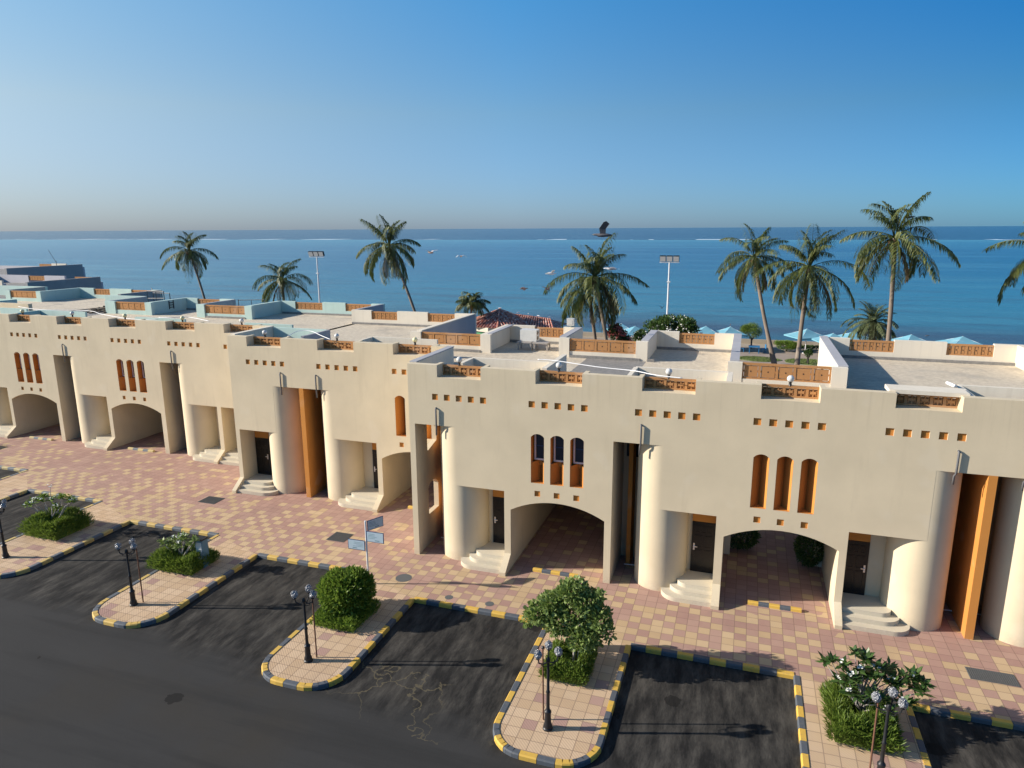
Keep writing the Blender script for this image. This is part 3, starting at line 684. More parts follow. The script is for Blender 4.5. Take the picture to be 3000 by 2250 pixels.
F = far_row('farthest villa row at the left edge, long dark grey roof walls in two steps', 'lilac',
    [(-165, 46.0, 0, -103.0, 46.3, 8.4), (-165, 46.3, 0, -103.2, 56, 7.2)],
    [(-165, 61.5, 0, -102.6, 61.8, 8.0), (-165, 54, 7.2, -128, 54.3, 8.4), (-128.3, 54.3, 7.2, -128, 61.5, 8.4)],
    [(-112, -109, 61.4, 7.9, 8.4, 5)],
    [(-103.0, 49.0, 0, -102.6, 61.49, 8.45)],
    [(-165, 46.3, -103, 61.5, 'felt')])
walls(F, 'white', [(-119, 55.2, 7.4, -115.8, 55.4, 8.5), (-126, 55.2, 7.4, -122.5, 55.4, 8.5), (-109, 61.2, 7.4, -105.8, 61.39, 8.5)], 'parapet')

# ------------------------------------------------------------------ ground
islands = [  # xl, xr, y_end, corner radius
    (-39.55, -36.40, -6.2, 1.1), (-31.23, -27.65, -7.2, 1.2), (-22.50, -19.40, -8.30, 1.15), (-14.25, -11.27, -9.25, 1.1), (-6.03, -2.95, -9.86, 1.05), (2.2, 5.35, -10.6, 1.05), (10.5, 13.5, -11.4, 1.05)]
bays = [(-45, -39.55, 2.7), (-36.40, -31.23, .40), (-27.65, -22.50, -1.10), (-19.40, -14.25, -2.20), (-11.27, -6.03, -3.45), (-2.95, 2.2, -3.95), (5.35, 10.5, -4.42), (13.5, 40, -4.8)]
main = []
for a, c, y in bays: main += [(a, y), (c, y)]
main = [(-160, 6.0)] + [(-45, 6.0)] + main + [(40, 30), (-160, 30)]
# main pavement: stepped front edge
b = MB(); b.prism([main], lambda p: (p[0], p[1], -.13), lambda p: (p[0], p[1], 0.0))
struct(b.build('pavement', M['tiles']))
kb = MB()
def kerb_run(pts, start=0.0):
    """alternating painted blocks half a metre long following pts; outer face on the right-hand side of travel"""
    L = 0; seg = []
    P = [Vector((p[0], p[1], 0)) for p in pts]
    # resample
    res = [P[0]]; acc = 0; step = .5
    dist = [0]
    for i in range(1, len(P)): dist.append(dist[-1] + (P[i] - P[i - 1]).length)
    n = max(1, round(dist[-1] / step))
    def at(d):
        for i in range(1, len(P)):
            if d <= dist[i] + 1e-6:
                t = (d - dist[i - 1]) / max(1e-6, dist[i] - dist[i - 1]); return P[i - 1].lerp(P[i], t)
        return P[-1]
    for k in range(n):
        d0 = dist[-1] * k / n; d1 = dist[-1] * (k + 1) / n
        a, c = at(d0 + .008), at(d1 - .008); mids = [a] + [P[i] for i in range(len(P)) if d0 + .05 < dist[i] < d1 - .05] + [c]
        kb.mi = (k + int(start)) % 2
        for q, r in zip(mids, mids[1:]):
            t = (r - q).normalized(); nrm = Vector((t.y, -t.x, 0))
            o0, o1 = q + nrm * .03, r + nrm * .03; i0, i1 = q - nrm * .15, r - nrm * .15
            c0, c1 = q + nrm * .0, r + nrm * .0
            z0, z1 = -.13, .022; zc = z1 - .035
            kb.add([(o0.x, o0.y, z0), (o1.x, o1.y, z0), (o1.x, o1.y, zc), (o0.x, o0.y, zc), (c1.x, c1.y, z1), (c0.x, c0.y, z1), (i1.x, i1.y, z1), (i0.x, i0.y, z1), (i0.x, i0.y, z0), (i1.x, i1.y, z0)],
                   [(0, 1, 2, 3), (3, 2, 4, 5), (5, 4, 6, 7), (7, 6, 9, 8), (0, 3, 5, 7, 8), (1, 9, 6, 4, 2)])
for i, (xl, xr, ye, r) in enumerate(islands):
    yl = [y for a, c, y in bays if abs(c - xl) < .01][0] if i < 7 else -4
    yr = [y for a, c, y in bays if abs(a - xr) < .01][0]
    n = 8
    left = [(xl, yl)] + [(xl + r - r * math.cos(math.pi / 2 * k / n), ye + r * 1.05 - r * 1.05 * math.sin(math.pi / 2 * k / n)) for k in range(n + 1)]
    right = [(xr - r + r * math.sin(math.pi / 2 * k / n), ye + r * 1.05 - r * 1.05 * math.cos(math.pi / 2 * k / n) - .0) for k in range(n + 1)] + [(xr, yr)]
    ring = left + right
    yb = max(yl, yr)
    poly = ring[:]
    if yr < yl: poly = ring
    b = MB(); b.prism([[(x, y) for x, y in poly]], lambda p: (p[0], p[1], -.13), lambda p: (p[0], p[1], .001))
    struct(b.build('pavement', M['tiles_y']))
    kerb_run(ring, i)
for i, (a, c, y) in enumerate(bays):
    if i in (0, 7): kerb_run([(a, y), (c, y)], 1); continue
    kerb_run([(c, y), (a, y)][::-1] if False else [(a, y), (c, y)], i)
struct(kb.build('kerb', [M['kyel'], M['kblk']], fix=True))
b = MB(); b.add([(-400, -90, -.131), (120, -90, -.131), (120, 8, -.131), (-400, 8, -.131)], [(0, 1, 2, 3)]); struct(b.build('road', M['asphalt'], fix=False))
shore = [(160, 60), (40, 64.5), (7, 65.5), (-30, 68), (-60, 68), (-110, 66.5), (-190, 66.5), (-400, 67)]
b = MB(); b.prism([[(160, 12.0)] + shore + [(-400, 12.0)]], lambda p: (p[0], p[1], -2.0), lambda p: (p[0], p[1], -.01)); struct(b.build('ground', M['gpath']))
b = MB(); n = len(shore)
vs = [(x, y - 1.5, .004) for x, y in shore] + [(x, y + 5, -1.6) for x, y in shore] + [(x, y - 5.5, .004) for x, y in shore]
b.add(vs, [(i, i + 1, n + i + 1, n + i) for i in range(n - 1)] + [(2 * n + i, 2 * n + i + 1, i + 1, i) for i in range(n - 1)]); struct(b.build('beach', M['sand'], fix=True))
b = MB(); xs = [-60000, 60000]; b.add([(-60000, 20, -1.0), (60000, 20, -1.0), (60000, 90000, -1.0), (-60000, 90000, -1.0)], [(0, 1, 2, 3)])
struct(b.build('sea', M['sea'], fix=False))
def lawn(cx, cy, rx, ry, seed):
    r_ = random.Random(seed); n = 26
    pts = [(cx + rx * (1 + .12 * math.sin(3 * t + seed)) * math.cos(t), cy + ry * (1 + .1 * math.cos(2 * t + seed)) * math.sin(t)) for t in [2 * math.pi * k / n for k in range(n)]]
    b = MB(); b.prism([pts], lambda p: (p[0], p[1], -.008), lambda p: (p[0], p[1], .03))
    # blades
    for k in range(2600):
        a = r_.random() * 2 * math.pi; q = math.sqrt(r_.random()) * .95
        x, y = cx + rx * q * math.cos(a), cy + ry * q * math.sin(a); d = r_.random() * 6.28; w = .03; h = .06 + r_.random() * .06
        b.add([(x - w * math.cos(d), y - w * math.sin(d), .03), (x + w * math.cos(d), y + w * math.sin(d), .03), (x + .02, y, .03 + h)], [(0, 1, 2)])
    o = b.build('lawn', M['grass'], fix=False); o['kind'] = 'stuff'; return o
lawn(1.6, 52.6, 2.2, 1.5, 1); lawn(6.7, 52.4, 2.6, 1.7, 2); lawn(-12, 52, 3.6, 2.4, 3); lawn(-22, 41, 4.2, 2.6, 4)

# ------------------------------------------------------------------ foliage
def leafquad(b, p, d, n, L, W):
    d = d.normalized(); s = d.cross(n)
    if s.length < 1e-3: s = d.orthogonal()
    s.normalize()
    b.add([p, p + d * L * .5 + s * W * .5, p + d * L, p + d * L * .5 - s * W * .5], [(0, 1, 2, 3)])
def rvec(r): 
    while True:
        v = Vector((r.uniform(-1, 1), r.uniform(-1, 1), r.uniform(-1, 1)))
        if .05 < v.length < 1: return v.normalized()
def cloud(b, c, rad, n, L, W, seed, upb=.4, shell=.55, clumps=0):
    r = random.Random(seed); c = Vector(c); cl = []
    if clumps:
        for k in range(clumps):
            v = rvec(r); v.z = abs(v.z) * .9 - .15; cl.append((Vector((v.x * rad[0], v.y * rad[1], v.z * rad[2])) * r.uniform(.45, .85), r.uniform(.28, .48)))
    for k in range(n):
        v = rvec(r); q = shell + (1 - shell) * r.random() ** .7
        if clumps:
            o, s = cl[k % clumps]; p = c + o + Vector((v.x * rad[0], v.y * rad[1], v.z * rad[2])) * q * s
        else: p = c + Vector((v.x * rad[0], v.y * rad[1], v.z * rad[2])) * q
        d = (v + rvec(r) * .9 + Vector((0, 0, upb))); leafquad(b, p, d, rvec(r), L * r.uniform(.6, 1.25), W * r.uniform(.7, 1.2))
def hedge_mesh(b, x0, y0, x1, y1, h, n, seed, L=.16, W=.03, hollow=None, rot=0.0):
    r = random.Random(seed); cx, cy = (x0 + x1) / 2, (y0 + y1) / 2
    for k in range(n):
        for _ in range(20):
            x, y = r.uniform(x0, x1), r.uniform(y0, y1)
            if hollow and (abs(x - cx) < hollow and abs(y - cy) < hollow): continue
            ex = min(x - x0, x1 - x, y - y0, y1 - y); break
        top = h * (.78 + .22 * math.sin(x * 4.1 + seed) * math.cos(y * 3.7)) * (min(1, .45 + ex * 3.5)) + r.uniform(-.03, .06)
        z = top * (1 - .85 * r.random() ** 2.2) if r.random() < .55 else r.uniform(.02, top)
        if ex > .18 and z < top * .7: z = top * r.uniform(.8, 1.05)
        out = Vector((x - cx, y - cy, 0)); out = out.normalized() * .7 if ex < .2 else out * .1
        d = Vector((0, 0, .9)) + out + rvec(r) * .55
        px, py = x - cx, y - cy; co, si = math.cos(rot), math.sin(rot)
        leafquad(b, Vector((cx + px * co - py * si, cy + px * si + py * co, z)), d, rvec(r), L * r.uniform(.6, 1.3), W)
def branches(b, base, tips, r0, seed, wob=.08):
    r = random.Random(seed); base = Vector(base)
    for t in tips:
        t = Vector(t); m1 = base.lerp(t, .35) + Vector((r.uniform(-wob, wob), r.uniform(-wob, wob), .05)); m2 = base.lerp(t, .7) + Vector((r.uniform(-wob, wob), r.uniform(-wob, wob), .03))
        b.tube([base, m1, m2, t], [r0, r0 * .75, r0 * .55, r0 * .35], 6)

# island hedges, shrubs and little trees
def frangipani(label, base, tips, leafmat_, seed, nl=15, L=.26, fl=.5, stalk='wood', bare=()):
    t = thing('frangipani', label, 'shrub', loc=base); r = random.Random(seed)
    n0 = len(tips)
    for q in list(tips):
        if nl >= 24: tips = tips + [(q[0] + r.uniform(-.25, .25), q[1] + r.uniform(-.3, .3), q[2] + r.uniform(-.25, .12))]
    bb = MB(); branches(bb, (0, 0, .25), [(0, 0, .25)][:0] + tips, .03, seed, .10); bb.tube([(0, 0, -.02), (0, 0, .3)], [.05, .04], 8)
    bb.build('branches', M[stalk], t)
    lf = MB(); fw = MB()
    for i, tp in enumerate(tips):
        p = Vector(tp)
        for k in range(nl if i not in bare else 2):
            a = r.random() * 6.28; e = r.uniform(-.25, .9); d = Vector((math.cos(a) * math.cos(e), math.sin(a) * math.cos(e), math.sin(e)))
            s = p + rvec(r) * .05
            leafquad(lf, s, d, Vector((0, 0, 1)) + rvec(r) * .4, L * r.uniform(.6, 1.15), L * .36)
        if r.random() < fl:
            for k in range(7):
                s = p + Vector((r.uniform(-.1, .1), r.uniform(-.1, .1), r.uniform(.0, .12)))
                for m_ in range(4):
                    a = m_ * 1.57 + r.random(); leafquad(fw, s, Vector((math.cos(a), math.sin(a), .5)), Vector((0, 0, 1)), .06, .05)
    lf.build('leaves', M[leafmat_], t, fix=False)
    if fw.v: fw.build('flowers', M['white_petal'], t, fix=False)
    return t
def hedge(label, args, n, mat, seed, **k):
    b = MB(); hedge_mesh(b, *args, n, seed, **k); cx, cy = (args[0] + args[2]) / 2, (args[1] + args[3]) / 2
    b.v = [(x - cx, y - cy, z) for x, y, z in b.v]
    w2, d2 = (args[2] - args[0]) / 2 - .13, (args[3] - args[1]) / 2 - .13
    h_ = k.get('hollow'); zc_ = args[4] * .60
    if not h_: b.box(-w2, -d2, 0, w2, d2, zc_)
    else: b.box(-w2, -d2, 0, w2, -h_, zc_); b.box(-w2, h_, 0, w2, d2, zc_); b.box(-w2, -h_, 0, -h_, h_, zc_ * .99); b.box(h_, -h_, 0, w2, h_, zc_ * .99)
    o = b.build('hedge', M[mat], fix=False); o.location = (cx, cy, 0); tag(o, label, 'hedge'); return o
r_ = random.Random(11)
hedge('dense dark green hedge mound on the tiled island at the left edge', (-31.1, -4.0, -28.9, -2.0, .80), 6500, 'leaf_hedge', 1, L=.22)
frangipani('small white flowering frangipani rising from the leftmost island hedge', (-30.2, -3.0, 0),
    [(-1.55, -.1, 1.05), (-1.25, .1, 1.3), (-.95, -.2, 1.25), (-.6, .1, 1.55), (-.35, -.2, 1.5), (.0, .1, 2.1), (.25, -.1, 1.6), (.5, .2, 1.6), (.8, 0, 1.75), (1.1, .1, 1.75), (1.35, -.05, 1.6), (.7, -.3, 1.35), (-.8, .3, 1.4), (1.0, .3, 1.45)], 'leaf_bright', 5, 20, .28, .8, bare=(5,))
hedge('low green hedge mound on the second island from the left, around grey bare branches', (-22.85, -4.75, -20.6, -3.1, .66), 6800, 'leaf_hedge', 2, L=.20)
frangipani('sparse grey frangipani with few leaves above the low hedge, beside a blue cabinet', (-21.7, -4.0, 0),
    [(-.9, -.1, 1.0), (-.6, .1, .95), (-.35, 0, 1.2), (-.1, .2, 1.25), (.2, 0, 1.3), (.5, .1, 1.15), (.75, .0, 1.3), (-.75, .3, .8), (.1, -.25, .95), (.55, .3, 1.0)], 'leaf_grey', 6, 26, .22, .3)
# big clipped bush, third island
t = thing('bush', 'large rounded bright green bush taller than its hedge, in front of the signpost', 'bush', loc=(-13.12, -5.2, 0))
b = MB(); branches(b, (0, 0, 0), [(.4 * math.cos(a), .4 * math.sin(a), 1.0) for a in (0, 1.2, 2.4, 3.7, 5)], .04, 3); b.build('stems', M['dwood'], t)
b = MB(); cloud(b, (0, .1, .84), (1.0, .92, .74), 4400, .15, .065, 21, .6, .72); cloud(b, (0, .1, .82), (.75, .7, .6), 1500, .15, .07, 22, .2, .3)
rr = random.Random(77)
for k in range(16):
    a_ = rr.random() * 6.28; e_ = rr.uniform(-.2, 1.3); cx_, cy_, cz_ = .76 * math.cos(a_) * math.cos(e_), .1 + .68 * math.sin(a_) * math.cos(e_), .86 + .50 * math.sin(e_)
    cloud(b, (cx_, cy_, cz_), (.36, .34, .33), 300, .16, .065, 200 + k, .7, .55)
b.build('leaves', M['leaf_bright'], t, fix=False)
hedge('clipped low hedge collar under the large round bush', (-13.95, -6.3, -12.15, -4.4, .42), 4500, 'leaf_bright', 4, L=.13, W=.035)
# tree on the fourth island
t = thing('young_tree', 'grey green leafy tree with a pale slim trunk on the island beside the street lamp', 'tree', loc=(-4.55, -5.5, 0))
b = MB(); b.tube([(0, 0, -.02), (.03, 0, .5), (-.02, .05, 1.0), (.05, 0, 1.5)], [.055, .045, .04, .03], 8); b.tube([(.12, .05, -.02), (.16, .02, .5), (.22, 0, 1.2)], [.03, .028, .02], 6)
branches(b, (0, .03, .95), [(-.9, 0, 1.5), (-.5, .3, 1.9), (.1, .1, 2.5), (.6, .2, 2.1), (.85, -.1, 1.6), (.3, -.4, 1.7), (-.3, -.4, 1.6)], .025, 9); b.build('trunk', M['wood'], t)
b = MB()
for i, (c, rd, nn) in enumerate([((-1.15, 0, 1.60), (.48, .45, .36), 900), ((-.75, .1, 1.98), (.42, .45, .32), 700), ((-.45, 0, 1.40), (.52, .55, .42), 1000), ((-.05, .15, 2.52), (.50, .5, .34), 850), ((-.35, .2, 2.2), (.40, .4, .3), 450), ((.42, .1, 2.22), (.46, .5, .36), 750), ((.85, 0, 1.72), (.36, .45, .5), 600), ((.35, -.15, 1.15), (.60, .5, .45), 1250), ((.05, .1, 1.8), (.5, .5, .4), 500), ((.78, .1, 2.5), (.18, .2, .16), 70), ((-1.55, .0, 1.25), (.18, .2, .22), 80), ((1.15, 0, 1.3), (.16, .2, .3), 90)]):
    cloud(b, c, rd, int(nn * 1.1), .135, .095, 40 + i, .3, .25)
b.build('crown', M['leaf_grey'], t, fix=False)
hedge('square hollow ring hedge around the slim pale trunk', (-5.35, -6.65, -3.9, -4.9, .48), 4800, 'leaf_hedge', 5, L=.15, hollow=.33)
# right-hand island
hedge('spiky green hedge at the foot of the flowering shrub on the right hand island', (2.95, -6.85, 4.65, -4.7, .62), 6500, 'leaf_hedge', 6, L=.24, hollow=.25)
frangipani('frangipani with dark leaf rosettes and white blossom on the right hand island', (3.85, -5.5, 0),
    [(-.85, .2, 1.55), (-.55, 0, 1.65), (-.25, .3, 1.85), (.05, .3, 1.8), (-.45, -.2, 1.3), (-.15, 0, 1.55), (.2, -.1, 1.5), (.45, .2, 1.55), (.15, .3, 1.25), (.65, 0, 1.35), (.85, .2, 1.2), (.5, -.35, 1.0), (.2, -.4, 1.15), (1.0, .1, 1.5), (1.3, .2, 1.55), (1.25, .1, 1.25), (-.2, -.45, 1.0), (.95, -.3, .95), (.7, .45, 1.5)], 'leaf_dark', 8, 24, .31, .3, 'wood', bare=())
# bushes inside the second archway
for i, (x, y, rx, rz, lab) in enumerate([(.45, 4.9, .75, .62, 'dark bush in shade against the left side of the wide arch passage'), (3.15, 4.0, .55, .72, 'dark bush in shade against the right side of the wide arch passage')]):
    t = thing('bush', lab, 'bush', loc=(x, y, 0)); b = MB(); cloud(b, (0, 0, rz + .05), (rx, .6, rz), 2600, .13, .06, 70 + i, .4, .6); b.build('leaves', M['leaf_dark'], t, fix=False)
    b = MB(); b.tube([(0, 0, -.01), (0, 0, .6)], .04, 6); b.build('stems', M['dwood'], t)

# ------------------------------------------------------------------ palms
def frond(b, base, az, e0, L, droop, r, lw=.95, npair=52, wind=0.0, curl=.8):
    seg = 10; pts = []; dirs = []; p = Vector(base); bend = az
    for i in range(seg + 1):
        t = i / seg; e = e0 - droop * t ** 1.25; bend = az + wind * t
        d = Vector((math.cos(bend) * math.cos(e), math.sin(bend) * math.cos(e), math.sin(e)))
        pts.append(p.copy()); dirs.append(d); p = p + d * (L / seg)
    b.tube(pts, [max(.006, .04 * (1 - i / seg) + .006) for i in range(seg + 1)], 4, cap=False)
    def at(t):
        f = t * seg; i = min(seg - 1, int(f)); u = f - i; return pts[i].lerp(pts[i + 1], u), dirs[i].lerp(dirs[i + 1], u).normalized()
    for k in range(npair):
        t = .14 + .86 * (k + r.random() * .5) / npair; q, d = at(min(1, t))
        side = d.cross(Vector((0, 0, 1)))
        if side.length < .1: side = Vector((-math.sin(az), math.cos(az), 0))
        side.normalize(); l = lw * (math.sin(math.pi * (.12 + .80 * t)) ** .7) * r.uniform(.8, 1.1)
        for s in (-1, 1):
            v = (side * s * .75 + d * .55 + Vector((0, 0, -.12)) + rvec(r) * .13).normalized()
            v2 = (v * .55 + Vector((0, 0, -curl * r.uniform(.6, 1.5))) + rvec(r) * .15).normalized(); w = .030 * r.uniform(.7, 1.2)
            nn = v.cross(Vector((0, 0, 1))); nn = nn.normalized() if nn.length > .01 else Vector((1, 0, 0))
            m = q + v * l * .5; e = m + v2 * l * .5
            b.add([q - nn * w * .5, q + nn * w * .5, m + nn * w, m - nn * w, e], [(0, 1, 2, 3), (3, 2, 4)])
def palm(label, crown, base, L, nf, seed, trunkr=.17, kind='leaf_palm', low=-.9, bend=0, dry=3, coco=True, group=None, wind=.45, npair=54, lw=1.05, name='coconut_palm', extra=(), curl=.85):
    r = random.Random(seed); C_ = Vector(crown) - Vector((base[0], base[1], -.3)); t = thing(name, label, 'palm tree', group, (base[0], base[1], 0))
    b = MB(); n = 14; pts = []; rad = []
    for i in range(n + 1):
        u = i / n; pts.append(Vector((C_.x * u ** 1.5 + bend * math.sin(math.pi * u), C_.y * u, -.05 + (C_.z + .0) * u))); rad.append(trunkr * (1.35 - .55 * min(1, u * 2.5) if u < .4 else .80 - .12 * u) * (1 + .05 * (i % 2)))
    b.tube(pts, rad, 10); b.build('trunk', M['trunk'], t, smooth=True)
    cr = MB(); top = C_
    for i in range(nf):
        az = 2.39996 * i + r.uniform(-.25, .25); u = (i + .5) / nf
        e0 = 1.35 - (1.35 - low) * u + r.uniform(-.12, .12)
        if u < .34: e0 = 1.5 - u * 1.5 + r.uniform(-.12, .12)
        frond(cr, top + Vector((math.cos(az), math.sin(az), 0)) * .08, az, e0, L * r.uniform(.75, 1.1) * (.80 if u < .34 else 1), (r.uniform(.7, 1.7) if u < .34 else r.uniform(1.2, 2.3) * (1 - .3 * u)), r, lw, npair, r.uniform(-wind, wind), curl)
    for (az, e0, l_, dr) in extra: frond(cr, top, az, e0, l_, dr, r, lw, npair, 0, curl)
    cr.build('crown', M[kind], t, fix=False)
    if dry:
        dm = MB()
        for i in range(dry):
            az = r.random() * 6.28; frond(dm, top + Vector((0, 0, -.2)), az, -.8 + r.uniform(-.3, .2), L * .72, .75, r, lw * .7, npair // 2, .2, .8)
        dm.build('dry_fronds', M['leaf_dry'], t, fix=False)
    if coco:
        cm = MB()
        for i in range(9):
            a = r.random() * 6.28; cm.ball(top + Vector((math.cos(a) * .24, math.sin(a) * .24, -.22 - r.random() * .25)), .12, 8)
        cm.build('coconuts', M['rust'], t, smooth='all')
    return t
palm('short bushy palm at the far left beside the roof ladder frame, slim leaning trunk', (-60.95, 40.27, 11.2), (-57.3, 39.0), 3.6, 20, 1, .17, dry=2, bend=-.2)
palm('low palm with spread crown just left of the farther floodlight mast', (-49.36, 41.25, 8.0), (-49.1, 40.8), 3.9, 21, 2, .2, dry=2, low=-.7)
palm('tall leaning palm with drooping dry fronds, between the floodlight mast and the white roof', (-29.43, 29.45, 12.1), (-24.9, 28.2), 3.7, 24, 3, .17, dry=5, bend=-.15)
palm('dense palm in the middle of the photo with a bird gliding over its crown', (-10.77, 26.4, 9.9), (-9.2, 25.6), 4.3, 31, 14, .2, dry=4, bend=.1)
b = palm('second trunk of a dark stemmed palm just behind the middle palm', (-11.4, 27.4, 8.6), (-10.4, 27.6), 3.0, 10, 15, .18, dry=3, low=-.8)
palm('left one of the two palms growing close together over the garden lawn', (.44, 41.36, 10.87), (3.2, 39.4), 4.2, 27, 6, .22, dry=4, bend=-.5)
palm('broad dark palm with hanging fronds, right one of the close pair over the lawn', (4.55, 35.06, 10.38), (4.1, 33.2), 4.7, 34, 17, .22, dry=4, low=-1.05)
palm('tallest palm with smooth pale trunk at the right, crown above the horizon', (8.85, 26.27, 12.82), (8.7, 24.3), 4.0, 25, 8, .19, dry=3, bend=.2)
palm('palm cut by the right edge of the photo', (18.3, 27.76, 11.8), (18.2, 26.5), 4.1, 24, 9, .19, dry=2)
palm('tiny palm top showing above the white roof left of the red tiled roof', (-28.05, 44.66, 5.6), (-28.0, 44.5), 2.0, 20, 10, .15, dry=0, coco=False, low=-.3)
palm('stout date palm with upright feathery fronds behind the right roof, beside the tallest palm', (10.51, 41.49, 5.4), (10.58, 41.1), 2.6, 46, 11, .32, 'leaf_date', low=-.75, dry=5, coco=False, npair=44, lw=.62, name='date_palm', curl=.1)

# ------------------------------------------------------------------ garden plants
def bush(name, label, loc, rad, z, n, mat, seed, L=.2, W=.1, clumps=9, trunk=None, cat='bush', flowers=None):
    t = thing(name, label, cat, loc=loc); b = MB()
    cloud(b, (0, 0, z), rad, n, L, W, seed, .4, .35, clumps); cloud(b, (0, 0, z), tuple(x * .8 for x in rad), n // 3, L, W, seed + 1, .3, .5)
    b.build('crown', M[mat], t, fix=False)
    b = MB(); r = random.Random(seed); tips = [(rad[0] * .5 * math.cos(a), rad[1] * .5 * math.sin(a), z) for a in (0, 1.3, 2.5, 3.9, 5.1)]
    b.tube([(0, 0, -.02), (0, 0, z * .5)], [.12, .09], 8); branches(b, (0, 0, z * .45), tips, .06, seed); b.build('trunk', M['dwood'], t)
    if flowers:
        f = MB()
        for k in range(flowers[1]):
            v = rvec(r); v.z = abs(v.z) * .9 - .2; v.y = -abs(v.y); p = Vector((v.x * rad[0], v.y * rad[1], v.z * rad[2] + z)) * 1.0
            for m_ in range(3): leafquad(f, p + rvec(r) * .08, rvec(r), rvec(r), .17, .14)
        f.build('flowers', M[flowers[0]], t, fix=False)
    return t
bush('flowering_tree', 'big round dark tree dotted with white blossom behind the middle roof', (-5.9, 37.9, 0), (2.35, 1.9, 1.5), 4.95, 6500, 'leaf_dark', 31, .24, .12, 14, cat='tree', flowers=('white_petal', 90))
bush('flowering_tree', 'smaller white dotted dark tree left of the big round one', (-8.35, 34.7, 0), (.85, .85, .75), 4.55, 2200, 'leaf_dark', 32, .2, .1, 7, cat='tree', flowers=('white_petal', 26))
bush('bougainvillea', 'red flowering bougainvillea behind the trunk of the middle palm', (-9.3, 27.6, 0), (.75, .6, .85), 5.9, 1300, 'leaf_dark', 33, .16, .1, 8, cat='shrub', flowers=('red_petal', 90))
bush('bougainvillea', 'low red bougainvillea right of the middle palm trunk, below the blue parasol', (-8.7, 28.2, 0), (.6, .5, .45), 5.2, 900, 'leaf_dark', 34, .16, .1, 6, cat='shrub', flowers=('red_petal', 60))
bush('acacia_tree', 'feathery olive green tree beside the left lawn palm trunk', (.9, 59.8, 0), (1.45, 1.2, 1.1), 1.95, 3800, 'leaf_hedge', 35, .16, .05, 10, cat='tree')
bush('bush', 'round bright green bush between the two lawn palm trunks', (4.7, 58.6, 0), (1.55, 1.1, .65), .72, 3600, 'leaf_bright', 36, .17, .06, 10)
bush('sapling', 'small dark sapling on the right lawn next to the broad palm trunk', (6.4, 51.2, 0), (.5, .5, .5), 1.15, 700, 'leaf_dark', 37, .17, .08, 5, cat='tree')
bush('bush', 'dark low hedge bush by the beach wall below the parasols', (7.4, 60.0, 0), (1.6, .5, .3), .35, 1400, 'leaf_dark', 38, .15, .06, 8)

# ------------------------------------------------------------------ parasols
def parasol(label, x, y, s=1.0, rot=.3):
    t = thing('parasol', label, 'parasol', loc=(x, y, 0)); t.rotation_euler = (0, 0, rot)
    b = MB(); w = 2.0 * s; za, ze = 2.75, 1.95
    for k in range(4):
        a0, a1 = math.pi / 4 + k * math.pi / 2, math.pi / 4 + (k + 1) * math.pi / 2
        p0 = Vector((w * 1.2 * math.cos(a0), w * 1.2 * math.sin(a0), ze)); p1 = Vector((w * 1.2 * math.cos(a1), w * 1.2 * math.sin(a1), ze)); top = Vector((0, 0, za)); m = (p0 + p1) / 2 + Vector((0, 0, .05)); q0 = top.lerp(p0, .45) + Vector((0, 0, -.06)); q1 = top.lerp(p1, .45) + Vector((0, 0, -.06))
        b.add([top, q0, q1], [(0, 1, 2)]); b.add([q0, p0, m, p1, q1], [(0, 1, 2, 3, 4)])
        b.add([p0, p1, p1 - Vector((0, 0, .14)), p0 - Vector((0, 0, .14))], [(0, 1, 2, 3)])
    o = b.build('canopy', M['umb'], t, fix=False)
    sm = o.modifiers.new('thick', 'SOLIDIFY'); sm.thickness = .02
    b = MB(); b.tube([(0, 0, -.02), (0, 0, za)], .05, 8); b.lathe((0, 0, 0), [(.3, 0), (.3, .08), (.1, .12)], 12); b.build('pole', M['wframe'], t)
    b = MB()
    for k in range(4):
        a = math.pi / 4 + k * math.pi / 2; b.tube([(0, 0, za - .06), (w * 1.15 * math.cos(a), w * 1.15 * math.sin(a), ze - .02)], .018, 5)
    b.build('ribs', M['wframe'], t)
parasol('pale blue parasol right of the red bougainvillea', -14.11 + .3, 56.7, .9)
parasol('pale blue parasol partly behind the small white dotted tree', -11.9, 54.8, 1.0, .5)
parasol('pale blue parasol peeking over the roof just right of the big round tree', -4.16, 57.1, .9, .2)
parasol('pale blue parasol over the roof corner left of the feathery tree', -1.5, 57.5, .85, .4)
parasol('pale blue parasol between the broad palm trunk and the date palm', 6.6, 57.9, 1.0, .5)
parasol('pale blue parasol low behind the end of the right side wall', 9.0, 55.2, .95, .3)
parasol('pale blue parasol with a pigeon on it beside the date palm', 11.4, 57.5, 1.0, .2)
parasol('pale blue parasol between the two ochre screens of the right roof', 16.6, 56.5, .95, .4)
parasol('rightmost pale blue parasol, above the second ochre screen', 21.3, 56.6, 1.05, .2)
